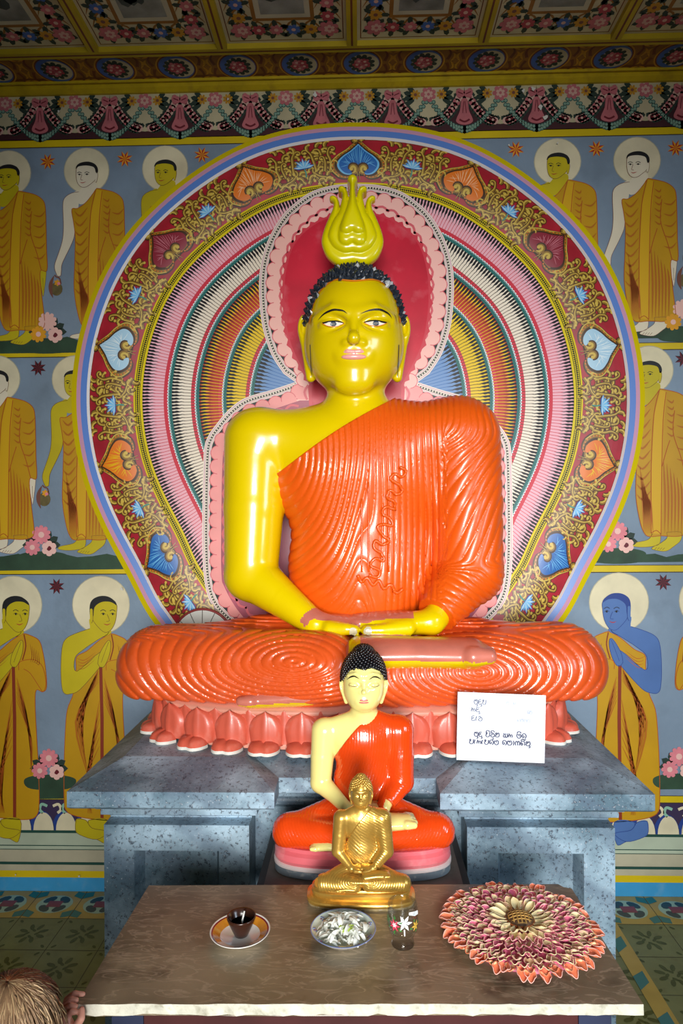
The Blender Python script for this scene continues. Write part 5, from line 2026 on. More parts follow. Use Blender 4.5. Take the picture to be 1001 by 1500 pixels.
# ------------------------------------------------------------------ middle statue: pale yellow with red robe on a two-tier base
def px3(L, ox, oy, s):
    return [(ox + x / s, oy + y / s) + tuple(r) for x, y, *r in L]
M_SKM = mat('statue_pale_yellow', '#ecdf8a', 0.2, coat=.6)
M_RED = mat('statue_red_orange', '#dd4410', 0.2, coat=.7, var=.06, vscale=20)
def fold_mid(U, V):
    ph = np.hypot(U - 470, (V - 1080) / 1.6) / 4.0
    w4 = sstep(570, 580, U) * sstep(1120, 1135, V)
    return ph * (1 - w4) + ((V - 1150) * .8 - (U - 590) * .5) / 4.0 * w4
def fold_mid2(U, V):
    return np.where(U < 535, np.hypot(U - 505, (V - 1200) * 1.2), np.hypot(U - 560, (V - 1200) * 1.2)) / 4.4
YM = 1.865
mid_cfg = dict(Y=YM, u=.245, label='medium statue, pale yellow skin and red robe, between the pedestal wings', foot=(531, 1246),
               head=533, hw=30.5, chin=1040, hairline=979, top=952, eye=1004, nose=1016, mouth=1027, brow=990, neck=(533, 1056, 20),
               shL=(475, 1070, 18.5), shR=(585, 1070, 18.5), elL=(470, 1146, 15), elR=(588, 1144, 16), wrL=(508, 1184, 8.5), wrR=(562, 1184, 8.5),
               chest=(532, 1085, 47, 42), waist=(533, 1145, 42, 50), hand=(535, 1190), knL=(424, 1217, 24), knR=(641, 1217, 24), anL=(515, 1226, 18), anR=(560, 1228, 17),
               foot_top=((550, 1207, 11), (598, 1203, 9)), foot_low=((500, 1238, 7), (462, 1240, 5.5)), hip=(40, 1190, 23), floor_z=.785,
               earx=500.5, eary0=992, eary1=1012, lobex=507.5, lobey=1028, neckline=((486, 1114), (556, 1036)), sagn=4, amp=.0011, amp2=.0012, fold=fold_mid, fold2=fold_mid2,
               h=.0028, hr=.0026, wD=-.30, lD=-.40, cuff=.80, lipf=.035, jaw=.80, slope=1, hd=-.04, sag=-1)
mid_cfg['floor_z'] = P(531, 1247, YM - .4 * .245).z + .0
M_PALM2 = mat('statue_sole_yellow', '#e6c86a', .25, coat=.4)
ms = statue(mid_cfg, dict(skin=M_SKM, robe=M_RED, skirt=M_RED, lips=mat('statue_rose_lips', '#c96a64', .35)))
MR = ms['root']
HLXm = [495, 502, 506, 512, 522, 533, 544, 556, 561, 564.5, 570]
HLYm = [1001, 998, 990, 984, 980, 983, 980, 984, 990, 998, 1001]
def hair_rule_mid(q):
    U, V = to_px(np.array([q]))
    if q[1] > ms['sk'][0][1] - .004:
        return V[0] < 1004
    return V[0] < np.interp(U[0], HLXm, HLYm) - 1.0
M_HB = mat('hair_black', '#0e0e12', 0.22, coat=.4)
hm = curls('hair', ms, mid_cfg, (M_HB, M_HB), hair_rule_mid, .0042, False, 900, lift=.0055)
scm, srm = ms['sk']
def cap_gen(sk_c, sk_r, hx, hy, back_v, ush, lift, soft):
    def f(p):
        U, V = to_px(p)
        lim = np.where(p[:, 1] < sk_c[1], np.interp(U, hx, hy), back_v)
        d = np.maximum(ell(p, sk_c, sk_r + lift), (V - lim + 1) * soft)
        return smin(d, ell(p, sk_c + np.array([0, .12 * sk_r[0], sk_r[2] * .76]), sk_r * np.array([.50, .50, .36])), sk_r[0] * .3) if ush else d
    return f
capm = cap_gen(scm, srm, HLXm, HLYm, 1004, True, .0035, .0018)
V, F = sdf_mesh(capm, scm - srm - .03, scm + srm + .04, .0028)
np_obj('hair_cap', V, F, [M_HB], None, MR)
# beads on the topknot too
R3 = random.Random(3)
topc = scm + np.array([0, .12 * srm[0], srm[2] * .76])
tr_ = srm * np.array([.50, .50, .36])
for i in range(150):
    z = 1 - (i + .5) / 150
    a = i * 2.399963
    r = math.sqrt(1 - z * z)
    q = topc + np.array([r * math.cos(a), r * math.sin(a), z]) * (tr_ + .0035)
    hm.lathe([(0, .0038), (.0026, .0030), (.0038, .001), (.0038, -.002)], M_HB, tuple(q), 6)
hm.build('hair', MR)
for brow, lid in (([(509, 995.5), (514, 991.5), (520, 990.5), (527, 994.5)], [(510, 1003), (516, 1005), (521, 1005.5), (526, 1003.5)]),
                  ([(541, 995.5), (547, 991.5), (553, 991.8), (558, 995.5)], [(542, 1003.5), (547, 1005.8), (552, 1005.3), (557, 1003)])):
    d = Drape([ms['body']])
    d.stroke(brow, 2.3, INK, .0012, taper='both')
    d.mb.build('eyebrow', MR)
    d = Drape([ms['body']])
    d.stroke(lid, .9, mat('lid_line', '#8a7a58', .5), .001, taper='both')
    d.mb.build('eyelid_line', MR)
# its base: pink cushion tier, white line, grey plinth with chipped paint
def oval_tier(prof, mats_, cx, cy, rx, ry, e=.62, n=64):
    b = MB()
    for j in range(len(prof) - 1):
        v = []
        for s, z in prof[j:j + 2]:
            for i in range(n):
                a = 2 * PI * i / n
                c_, s_ = math.cos(a), math.sin(a)
                v.append((cx + (rx + s) * math.copysign(abs(c_) ** e, c_), cy + (ry + s) * math.copysign(abs(s_) ** e, s_), z))
        b.add(v, [(i, (i + 1) % n, n + (i + 1) % n, n + i) for i in range(n)], mats_[j], True)
    b.add(v[n:], [tuple(range(n))], mats_[-1])
    return b
TB = .70                                      # board behind the table
M_PK = mat('base_pink', '#dd6a72', 0.3, coat=.4, var=.1, dirt='#e8d8d0', dirt_amt=.25)
M_WH = mat('base_white', '#e6d6d2', 0.4, var=.1)
M_PG = mat('base_grey', '#76838c', 0.45, var=.15, vscale=20, dirt='#e4e2da', dirt_amt=.5)
zt = mid_cfg['floor_z']
prof = [(-.002, TB), (.0, TB + .002), (.0, TB + .020), (.002, TB + .022), (.002, TB + .029), (-.003, TB + .031), (.001, TB + .040), (-.001, TB + .056), (-.010, TB + .062), (-.010, zt)]
tl_ = [M_PG, M_PG, M_WH, M_WH, M_WH, M_PK, M_PK, M_PK, M_PK]
CXm, CYm = P(531, 1250, YM).x, YM - .01
base_m = oval_tier(prof, tl_, CXm, CYm, .236, .105)
base_m.build('base', MR)

# ------------------------------------------------------------------ small golden statue
def gold_mat():
    m = mat('gold_paint', '#cfa44c', 0.3, metal=.65, var=.18, vscale=30, bump=.05, bscale=150, coat=.25)
    return m
GOLD = gold_mat()
def fold_g(U, V):
    ph = ((V - 1200) * .8 - (U - 500) * .75) / 4.2
    w_ = sstep(545, 550, U)
    return np.where(U < 528, ph * .9, ((V - 1200) * .85 - (U - 560) * .5) / 3.6)
def fold_g2(U, V):
    return np.where(U < 528, np.hypot(U - 515, (V - 1293) * 1.3), np.hypot(U - 545, (V - 1293) * 1.3)) / 3.6
YG = 1.592
gold_cfg = dict(Y=YG, u=.118, label='small golden statue standing on the marble table', foot=(530, 1308),
                head=529, hw=15.2, chin=1182, hairline=1152, top=1138, eye=1167, nose=1173.5, mouth=1178, brow=1161, neck=(529, 1190, 9),
                shL=(500, 1198, 11.5), shR=(560, 1198, 11.5), elL=(495.5, 1246, 9.5), elR=(566, 1246, 9.5), wrL=(515, 1271.5, 5), wrR=(547, 1271, 5),
                chest=(530, 1205, 29, 27), waist=(530, 1245, 24, 30), hand=(531, 1274), knL=(473, 1294, 12), knR=(590, 1294, 12), anL=(520, 1298, 9.5), anR=(540, 1296, 9),
                foot_top=((535, 1283, 5.5), (566, 1281, 4.5)), foot_low=((520, 1302, 3.5), (495, 1303, 3)), hip=(21, 1275, 12), floor_z=.8,
                earx=512.5, eary0=1159, eary1=1169, lobex=515.5, lobey=1177, neckline=((508, 1232), (548, 1180)), sagn=2, amp=.0008, amp2=.0008, fold=fold_g, fold2=fold_g2,
                h=.0016, hr=.0014, wD=-.26, lD=-.34, cuff=.86, dx=.85, lipf=.02, jaw=.82, slope=1, hd=-.02)
gold_cfg['floor_z'] = P(530, 1306, YG - .34 * .118).z
gs = statue(gold_cfg, dict(skin=GOLD, robe=GOLD, skirt=GOLD, lips=GOLD))
GR = gs['root']
HLXg = [508, 513, 516, 521, 529, 537, 542, 545, 550]
HLYg = [1163, 1160, 1157, 1153.5, 1153, 1153.5, 1157, 1160, 1163]
def hair_rule_g(q):
    U, V = to_px(np.array([q]))
    if q[1] > gs['sk'][0][1] - .002:
        return V[0] < 1166
    return V[0] < np.interp(U[0], HLXg, HLYg) - .8
hg = curls('hair', gs, gold_cfg, (GOLD, GOLD), hair_rule_g, .0034, False, 420, lift=.002)
scg, srg = gs['sk']
topc = scg + np.array([0, .12 * srg[0], srg[2] * .74])
trg = srg * np.array([.50, .50, .36])
for i in range(60):
    z = 1 - (i + .5) / 60
    a = i * 2.399963
    r = math.sqrt(1 - z * z)
    q = topc + np.array([r * math.cos(a), r * math.sin(a), z]) * (trg + .0012)
    hg.lathe([(0, .0030), (.002, .0024), (.003, .001), (.003, -.002)], GOLD, tuple(q), 6)
hg.build('hair', GR)
capg = cap_gen(scg, srg, HLXg, HLYg, 1166, True, .0015, .0015)
V, F = sdf_mesh(capg, scg - srg - .012, scg + srg + .02, .0018)
np_obj('hair_cap', V, F, [GOLD], None, GR)
TT = .75
zt = gold_cfg['floor_z']
CXg, CYg = P(529, 1310, YG).x, YG - .004
GOLDW = mat('gold_worn_edge', '#a8946a', 0.5, metal=.3, var=.5, vscale=60, dirt='#c9c4bc', dirt_amt=.8)
hh = zt - TT
prof = [(.004, TT), (.006, TT + .004), (.006, TT + .006), (.008, TT + .012), (.007, TT + hh * .42), (.0, TT + hh * .5), (-.006, TT + hh * .54), (-.004, TT + hh * .72), (-.004, TT + hh * .85), (-.009, TT + hh * .92), (-.010, zt + .001)]
bg = oval_tier(prof, [GOLDW, GOLDW, GOLD, GOLD, GOLD, GOLD, GOLD, GOLD, GOLD, GOLD, GOLD], CXg, CYg, .118, .046, .6)
bg.build('base', GR)
# ------------------------------------------------------------------ marble table, stand and offerings
def marble():
    m = mat('brown_marble', '#7f725b', 0.36, var=.5, vscale=4.5, dirt='#352d20', dirt_amt=.9, spec=.5, bump=.03, bscale=90)
    nt = m.node_tree
    b = nt.nodes['Principled BSDF']
    src = b.inputs['Base Color'].links[0].from_socket
    tc = nt.nodes.new('ShaderNodeTexCoord')
    mp = nt.nodes.new('ShaderNodeMapping')
    mp.inputs['Scale'].default_value = (1.0, 3.2, 1.0)
    nt.links.new(tc.outputs['Object'], mp.inputs['Vector'])
    n = nt.nodes.new('ShaderNodeTexNoise')
    n.inputs['Scale'].default_value = 9
    n.inputs['Detail'].default_value = 8
    n.inputs['Distortion'].default_value = 1.6
    nt.links.new(mp.outputs['Vector'], n.inputs['Vector'])
    r = nt.nodes.new('ShaderNodeValToRGB')
    r.color_ramp.elements[0].position, r.color_ramp.elements[1].position = .47, .50
    r.color_ramp.elements[0].color, r.color_ramp.elements[1].color = (0, 0, 0, 1), (.42,) * 3 + (1,)
    e = r.color_ramp.elements.new(.54)
    e.color = (0, 0, 0, 1)
    nt.links.new(n.outputs['Fac'], r.inputs['Fac'])
    mx = nt.nodes.new('ShaderNodeMix')
    mx.data_type = 'RGBA'
    nt.links.new(r.outputs['Color'], mx.inputs['Factor'])
    nt.links.new(src, mx.inputs['A'])
    mx.inputs['B'].default_value = rgb('#b8a58c')
    nt.links.new(mx.outputs['Result'], b.inputs['Base Color'])
    return m
M_MARB = marble()
M_EDGE = mat('marble_chipped_edge', '#d6d4c2', 0.6, var=.2, vscale=30, dirt='#8f8a70', dirt_amt=.6, bump=.4, bscale=40)
M_WOODR = mat('table_maroon_wood', '#4a2020', 0.5, var=.25, vscale=12)
M_WOODB = mat('table_shadow_blue', '#2c3450', 0.5, var=.25, vscale=12)  # shadow at the table ends, put into the leg colour
M_WOODD = mat('stand_dark_wood', '#2a1d17', 0.5, var=.3)
M_STAND = mat('stand_top', '#6a5b50', 0.45, var=.3, vscale=10, dirt='#3b2f2a', dirt_amt=.5)
tab = thing('marble_table', (PZ(525, 1400, TT).x, 1.44, 0), 'low table with stained brown marble top in front of the pedestal', 'table')
cor = [(112, 1471), (943, 1471), (889, 1385), (838, 1301.5), (826, 1299.5), (818, 1295), (218, 1297)]
top2 = [PZ(x, y, TT) for x, y in cor]
# a slightly chipped front edge
edge = []
Rr = random.Random(4)
for i in range(61):
    t = i / 60
    q = top2[0].lerp(top2[1], t)
    edge.append(Vector((q.x, q.y + Rr.uniform(-.0012, .0012), TT)))
ring = edge + top2[2:]
n = len(ring)
tm = MB()
TH = .020
inn = []
tr = tessellate_polygon([[Vector((p.x, p.y, 0)) for p in ring]])
tm.add(ring, [t if ((ring[t[1]] - ring[t[0]]).cross(ring[t[2]] - ring[t[0]])).z > 0 else t[::-1] for t in tr], M_MARB)
low = [Vector((p.x, p.y + (Rr.uniform(-.002, .002) if i < 61 else 0), TT - TH + (Rr.uniform(-.0015, .0015) if i < 61 else 0))) for i, p in enumerate(ring)]
tm.add(ring + low, [(i, n + i, n + (i + 1) % n, (i + 1) % n) for i in range(n)], M_EDGE)
tm.add(low, [t if ((ring[t[1]] - ring[t[0]]).cross(ring[t[2]] - ring[t[0]])).z < 0 else t[::-1] for t in tr], M_MARB)
tm.build('table_top', tab)
TX0, TX1, TY0, TY1 = top2[0].x + .055, top2[1].x - .055, 1.285, 1.60
ZA = TT - TH
for nm, bx, mm in (('apron', (TX0 + .03, TY0, ZA - .10, TX1 - .03, TY0 + .02, ZA), M_WOODR), ('apron', (TX0 + .03, TY1 - .02, ZA - .10, TX1 - .03, TY1, ZA), M_WOODR),
                   ('apron', (TX0, TY0 + .03, ZA - .10, TX0 + .02, TY1 - .03, ZA), M_WOODR), ('apron', (TX1 - .02, TY0 + .03, ZA - .10, TX1, TY1 - .03, ZA), M_WOODR)):
    b = MB()
    b.box(*bx, mm)
    b.build(nm, tab)
for x in (TX0 - .005, TX1 - .055):
    for y in (TY0 - .005, TY1 - .055):
        b = MB()
        v = []
        for z, e in ((0, .012), (.12, .008), (ZA - .12, 0), (ZA, 0)):
            v += [(x + e, y + e, z), (x + .06 - e, y + e, z), (x + .06 - e, y + .06 - e, z), (x + e, y + .06 - e, z)]
        f = [(3, 2, 1, 0), (12, 13, 14, 15)] + [(4 * j + i, 4 * j + (i + 1) % 4, 4 * j + 4 + (i + 1) % 4, 4 * j + 4 + i) for j in range(3) for i in range(4)]
        b.add(v, f, M_WOODB)
        tag(b.build('leg', tab), 'table leg coloured as dark blue shadow')
# low stand between the wings
SX0, SX1 = P(398, 1229, 1.98).x, P(667, 1229, 1.98).x
st_ = thing('wooden_stand', ((SX0 + SX1) / 2, 1.85, 0), 'dark-edged wooden stand under the medium statue, between the pedestal wings', 'stand')
b = MB()
b.box(SX0 + .012, 1.672, TB - .025, SX1 - .012, 2.02, TB, M_STAND)
b.build('stand_top', st_)
for x0, x1 in ((SX0 - .006, SX0 + .012), (SX1 - .012, SX1 + .006)):
    b = MB()
    b.box(x0, 1.672, TB - .06, x1, 2.02, TB - .0005, M_WOODD)
    b.build('edge_rail', st_)
for x in (SX0 + .014, SX1 - .054):
    for y in (1.68, 1.97):
        b = MB()
        b.box(x, y, 0, x + .04, y + .04, TB - .025, M_WOODD)
        b.build('leg', st_)

# clay lamp in a saucer
M_CHINA = mat('china_white', '#e4e2dc', 0.15, coat=.5)
M_GLZ = mat('saucer_amber', '#d28a2a', 0.15, coat=.5, var=.2, vscale=40)
M_GLZR = mat('saucer_maroon', '#7a1f2c', 0.15, coat=.5)
M_CLAY = mat('lamp_brown', '#3a2016', 0.25, coat=.3, var=.2)
def dish_pts(c, R_, prof):
    return [(R_ * r, R_ * z) for r, z in prof]
c1 = PZ(352, 1374, TT)
sau = thing('saucer', c1, 'small saucer with amber and maroon rim, holding the brown oil lamp', 'saucer')
R1 = .0635
b = MB()
b.lathe([(R1 * r, R1 * z) for r, z in [(0, .03), (.45, .03), (.5, 0), (.55, .0), (.62, .06), (.98, .26), (1.0, .29), (.985, .30), (.95, .275)]], M_CHINA, c1, 56, cap=False)
b.lathe([(R1 * .95, R1 * .275), (R1 * .90, R1 * .255)], M_GLZR, c1, 56, cap=False)
b.lathe([(R1 * .90, R1 * .255), (R1 * .66, R1 * .125)], M_GLZ, c1, 56, cap=False)
b.lathe([(R1 * .66, R1 * .125), (R1 * .55, R1 * .08), (0, R1 * .07)], M_CHINA, c1, 56, cap=False)
b.build('saucer_body', sau)
w_ = MB()
for a0 in (-1.1, -1.9):              # white splash across the coloured rim
    pts = []
    for k in range(9):
        a = a0 + .5 * math.sin(k / 8 * PI) * 0 + (k / 8 - .5) * .9
        pts.append((c1[0] + R1 * .93 * math.cos(a), c1[1] + R1 * .93 * math.sin(a), c1[2] + R1 * .272))
    inn_ = [(c1[0] + R1 * .62 * math.cos(a0 + (k / 8 - .5) * 1.2), c1[1] + R1 * .62 * math.sin(a0 + (k / 8 - .5) * 1.2), c1[2] + R1 * .118) for k in range(9)]
    w_.add(pts + inn_, [(k, 9 + k, 10 + k, k + 1) for k in range(8)], M_CHINA, True)
tag(w_.build('white_splash', sau), 'white gap in the coloured rim')
c2 = c1 + Vector((.002, .004, R1 * .072))
lp = thing('oil_lamp', c2, 'dark brown clay oil lamp cup with a white wick, in the left saucer', 'oil lamp')
b = MB()
b.lathe([(.0, .0), (.014, 0), (.017, .006), (.028, .030), (.0308, .038), (.0305, .041), (.0285, .040), (.025, .030), (.014, .012), (0, .010)], M_CLAY, c2, 40)
b.build('lamp_cup', lp)
b = MB()
b.lathe([(0, .026), (.0262, .026)], mat('lamp_oil', '#1a0d08', .08), c2, 40)
b.build('oil', lp)
b = MB()
b.tube([c2 + Vector((.001, -.004, .012)), c2 + Vector((.002, -.002, .03)), c2 + Vector((.006, .004, .048))], [.0022, .0022, .0018], M_CHINA, 8)
b.build('wick', lp)

# dish of white flower petals
c3 = PZ(503, 1373, TT)
R2_ = .0695
M_CHG = mat('dish_pale_green', '#c9d6cc', 0.15, coat=.5, var=.1, vscale=40)
M_CHB = mat('dish_blue_edge', '#7a8cc0', 0.15, coat=.5)
di = thing('flower_dish', c3, 'shallow white china dish with a blue edge, heaped with white flower petals', 'dish')
b = MB()
b.lathe([(R2_ * r, R2_ * z) for r, z in [(0, .02), (.5, .02), (.52, 0), (.58, .0), (.7, .05), (.97, .27), (1.0, .30)]], M_CHINA, c3, 56, cap=False)
b.lathe([(R2_, R2_ * .30), (R2_ * .985, R2_ * .315), (R2_ * .965, R2_ * .30)], M_CHB, c3, 56, cap=False)
b.lathe([(R2_ * .965, R2_ * .30), (R2_ * .7, R2_ * .10), (R2_ * .5, R2_ * .06), (0, R2_ * .05)], M_CHG, c3, 56, cap=False)
b.build('dish_body', di)
for k in range(9):
    a = .35 + k * 2 * PI / 9
    q = MB()
    for t in range(5):
        g = t * 2 * PI / 5
        rr, aa = .86 + .05 * math.cos(g), a + .06 * math.sin(g)
        z = R2_ * (.30 - (.965 - rr) * .755) + .0009
        q.lathe([(.0027, 0), (.002, .0006), (0, .0008)], (M_CHB, mat('dish_plum', '#9a6a8a', .2))[t % 2], (c3[0] + R2_ * rr * math.cos(aa), c3[1] + R2_ * rr * math.sin(aa), c3[2] + z), 7)
    tag(q.build('painted_sprig', di), 'small blue and plum sprig painted on the rim')
M_PETW = mat('petal_white', '#f4f6ee', 0.45, var=.04)
M_PETG = mat('petal_green', '#b6cf5a', 0.45, var=.1)
def loose_petal(L, wd, m):
    b = MB()
    v, NU, NV = [], 5, 8
    for j in range(NV):
        t = j / (NV - 1)
        w2 = wd / 2 * math.sin(PI * (.08 + .84 * t)) ** .8
        for i in range(NU):
            s = -1 + i / 2
            v.append((s * w2, L * (t - .5), .18 * L * math.sin(PI * t) + .25 * w2 * s * s))
    b.add(v, [(j * NU + i, j * NU + i + 1, (j + 1) * NU + i + 1, (j + 1) * NU + i) for j in range(NV - 1) for i in range(NU - 1)], m, True)
    return b
def set_tag_copy(proto, loc, rot):
    o = proto.copy()
    COL.objects.link(o)
    o.location, o.rotation_euler = loc, rot
    return o
pr = [None, None]
Rp = random.Random(12)
PET_Z = R2_ * .06
for k in range(98):
    g = k >= 92
    rad = R2_ * .70 * math.sqrt(Rp.random())
    a = Rp.uniform(0, 2 * PI)
    hgt = .028 * max(0, 1 - (rad / (R2_ * .86)) ** 2) * Rp.uniform(.15, 1.0)
    if g:
        rad, a, hgt = R2_ * Rp.uniform(.2, .45), -PI / 2 + Rp.uniform(-.2, .9), .022
    loc = (c3[0] + rad * math.cos(a), c3[1] + rad * math.sin(a), c3[2] + PET_Z + .005 + hgt)
    rot = (Rp.uniform(-.5, .5), Rp.uniform(-.6, .6), Rp.uniform(0, 2 * PI))
    if pr[g] is None:
        pr[g] = loose_petal(.032 if not g else .022, .0085 if not g else .006, M_PETG if g else M_PETW).build('flower_petal', None, Vector((0, 0, 0)))
        o = pr[g]
        o.location, o.rotation_euler = loc, rot
    else:
        o = set_tag_copy(pr[g], loc, rot)
    tag(o, 'pale green flower bit among the white petals in the china dish' if g else 'loose white flower petal heaped in the blue-edged china dish', 'petal',
        'green bits in the china dish' if g else 'white petals in the china dish')

# glass tumbler with a printed flower
def glass_mat(name):
    """thin clear glass: straight-through light with a Fresnel sheen"""
    m = bpy.data.materials.new(name)
    m.use_nodes = True
    nt = m.node_tree
    nt.nodes.clear()
    out = nt.nodes.new('ShaderNodeOutputMaterial')
    tr = nt.nodes.new('ShaderNodeBsdfTransparent')
    tr.inputs[0].default_value = (.98, .99, .99, 1)
    gl_ = nt.nodes.new('ShaderNodeBsdfGlossy')
    gl_.inputs['Roughness'].default_value = .03
    lw = nt.nodes.new('ShaderNodeLayerWeight')
    lw.inputs['Blend'].default_value = .22
    mr = nt.nodes.new('ShaderNodeMath')
    mr.operation = 'MULTIPLY_ADD'
    mr.inputs[1].default_value = .40
    mr.inputs[2].default_value = .03
    nt.links.new(lw.outputs['Fresnel'], mr.inputs[0])
    mx = nt.nodes.new('ShaderNodeMixShader')
    nt.links.new(mr.outputs[0], mx.inputs[0])
    nt.links.new(tr.outputs[0], mx.inputs[1])
    nt.links.new(gl_.outputs[0], mx.inputs[2])
    nt.links.new(mx.outputs[0], out.inputs['Surface'])
    return m
c4 = PZ(590.5, 1383, TT)
gl = thing('glass_tumbler', c4, 'clear glass tumbler with printed flowers, between the golden statue and the flower mat', 'glass')
b = MB()
gs_ = 1.0
outer = [(0, 0), (.0225, 0), (.0245, .003), (.0225, .009), (.0205, .013), (.024, .022), (.0305, .034), (.0322, .045), (.0318, .075), (.0305, .086), (.0298, .0875)]
inner = [(.029, .087), (.0300, .075), (.0304, .045), (.0285, .036), (.021, .024), (.012, .019), (0, .018)]
b.lathe(outer + inner, glass_mat('clear_glass'), c4, 56)
b.build('glass_body', gl)
M_GPK = mat('print_pink', '#d8405c', .3)
M_GGR = mat('print_green', '#3f7a3a', .3)
M_GWH = mat('print_white', '#eef2f4', .3)
M_GYL = mat('print_yellow', '#d8b048', .3)
def gmap(u, v, h):           # u: angle from the viewer side (radians), v: height
    r = float(np.interp(v, [.022, .034, .045, .075, .086], [.024, .0305, .0322, .0318, .0305])) + .0004 + h
    a = -PI / 2 + u
    return Vector((c4[0] + r * math.cos(a), c4[1] + r * math.sin(a), c4[2] + v))
gp_ = MB()
class GP(Paint):
    def star_flower(self, u, v, r, n, m, lay):
        for k in range(n):
            a = 2 * PI * k / n
            tip = (u + r * math.cos(a) / .032, v + r * math.sin(a))
            l_ = (u + .5 * r * math.cos(a + .4) / .032, v + .5 * r * math.sin(a + .4))
            r_ = (u + .5 * r * math.cos(a - .4) / .032, v + .5 * r * math.sin(a - .4))
            self.poly([(u, v), r_, tip, l_], m, lay)
g_ = GP(gmap, gp_)
for k in range(6):
    a = k * PI / 3 + .3
    g_.poly([(-.62 + .5 * math.cos(a), .055 + .015 * math.sin(a)), (-.62 + .62 * math.cos(a + .25), .055 + .02 * math.sin(a + .25)), (-.62 + .3 * math.cos(a + .5), .055 + .009 * math.sin(a + .5))], M_GGR, 0)
g_.star_flower(-.62, .055, .013, 7, M_GPK, 1)
g_.star_flower(-.60, .056, .006, 6, M_GWH, 2)
g_.star_flower(.05, .062, .017, 6, M_GWH, 1)
g_.poly([(.0, .05), (.08, .05), (.1, .036), (.02, .036)], M_GWH, 1)
g_.star_flower(.85, .052, .011, 6, M_GYL, 1)
for k in range(4):
    a = k * PI / 2
    g_.poly([(.85 + .4 * math.cos(a), .052 + .012 * math.sin(a)), (.85 + .5 * math.cos(a + .3), .052 + .016 * math.sin(a + .3)), (.85 + .25 * math.cos(a + .6), .052 + .007 * math.sin(a + .6))], M_GGR, 0)
g_.poly([(.35, .078), (.8, .072), (1.2, .07), (1.2, .078), (.8, .081), (.35, .083)], M_GWH, 1)
g_.star_flower(-1.3, .06, .012, 6, M_GGR, 1)
gp_.build('printed_flowers', gl)

# round mat of folded petals
c5 = PZ(762, 1366, TT)
fm = thing('flower_mat', c5, 'round mat of pink, cream and coral folded petals at the right end of the table', 'flower mat')
M_FC = mat('petal_coral', '#f58a64', 0.35, coat=.2, var=.15, vscale=60)
M_FP = mat('petal_rose', '#d46a88', 0.4, coat=.1, var=.2, vscale=60)
M_FK = mat('petal_cream', '#eddcaa', 0.4, coat=.1, var=.15, vscale=60)
M_FT = mat('petal_tip_pink', '#f6bcae', 0.4, coat=.1)
M_WOV = mat('woven_brown', '#a8803c', 0.6, var=.3, vscale=80)
M_WOVD = mat('woven_dark', '#4a3018', 0.7)
def cup_petal(L, wd, m, m2):
    """spoon-shaped folded petal pointing along +x, its rim rolled up"""
    b = MB()
    NU, NV = 7, 8
    v = []
    for j in range(NV):
        t = j / (NV - 1)
        w2 = wd / 2 * (math.sin(PI * (.10 + .64 * t)) ** .8) * (1 if t < .97 else .8)
        for i in range(NU):
            s = -1 + i / 3
            v.append((L * (t - .22 * s * s * t), s * w2, .20 * wd * s * s + .12 * L * t * t))
    f = [(j * NU + i, (j + 1) * NU + i, (j + 1) * NU + i + 1, j * NU + i + 1) for j in range(NV - 1) for i in range(NU - 1)]
    b.add(v, f, m, True)
    k = len(v)
    v2 = [(x, y, z - .0016) for x, y, z in v]
    b.add(v2, [tuple(reversed(q)) for q in f], m, True)
    rim = [j * NU for j in range(NV)] + [(NV - 1) * NU + i for i in range(NU)] + [(NV - 1 - j) * NU + NU - 1 for j in range(NV)]
    rp = [Vector(v[i]) for i in rim]
    b.tube(rp, .0008, m2, 5)
    return b
RM = .150
rings_ = [(.030, M_FK, M_FK, .036, 16), (.046, M_FK, M_FT, .030, 20), (.060, M_FP, M_FT, .026, 26), (.074, M_FK, M_FP, .026, 30), (.088, M_FP, M_FT, .026, 34),
          (.101, M_FP, M_FK, .026, 38), (.113, M_FK, M_FT, .026, 40), (.124, M_FP, M_FK, .025, 42), (.133, M_FK, M_FC, .024, 42), (.138, M_FC, M_FT, .033, 40)]
def mat_z(r):
    return .007 + .020 * max(0, 1 - (r / RM) ** 2) ** .8
stuffm = MB()
pid = 0
disc = MB()
disc.lathe([(0, 0), (.132, 0), (.134, .003), (.115, .009), (.07, .018), (0, .022)], M_FP, c5, 56)
disc.build('mat_base', fm)
for ri, (r0, mm, m2, L, n) in enumerate(rings_):
    proto = cup_petal(L, 2 * PI * (r0 + L * .6) / n * .95, mm, m2)
    o0 = None
    for k in range(n):
        a = 2 * PI * (k + .5 * (ri % 2)) / n + Rp.uniform(-.06, .06)
        tilt = Rp.uniform(-.22, .22) + (-.10 if ri < 8 else .02) + (.18 if ri == 9 else 0)
        z = mat_z(r0) + (.005 if ri == 9 else 0)
        loc = (r0 * math.cos(a), r0 * math.sin(a), z)
        individual = ri == 9 or (ri == 8) or (ri == 7 and math.sin(a) < -.72)
        if individual and pid < 100:
            pid += 1
            if o0 is None:
                o0 = proto.build('petal', fm, Vector((0, 0, 0)))
                o = o0
            else:
                o = o0.copy()
                COL.objects.link(o)
                o.parent = fm
            o.location, o.rotation_euler = loc, (Rp.uniform(-.25, .25), tilt, a)
            if ri == 9:
                o['label'] = 'coral outer petal'
        else:
            M = Matrix.Translation(c5 + Vector(loc)) @ Matrix.Rotation(a, 4, 'Z') @ Matrix.Rotation(tilt, 4, 'Y') @ Matrix.Rotation(Rp.uniform(-.25, .25), 4, 'X')
            for mi_ in range(len(proto.mats)):
                pass
            o_ = len(stuffm.v)
            stuffm.v.extend([tuple(M @ Vector(p)) for p in proto.v])
            ids = [stuffm.mi(x) for x in proto.mats]
            for f_, m_, s_ in zip(proto.f, proto.m, proto.s):
                stuffm.f.append(tuple(i + o_ for i in f_))
                stuffm.m.append(ids[m_])
                stuffm.s.append(s_)
tag(stuffm.build('inner_petals', fm), 'rows of rose and cream petals', kind='stuff')
b = MB()
zc = c5[2] + .024
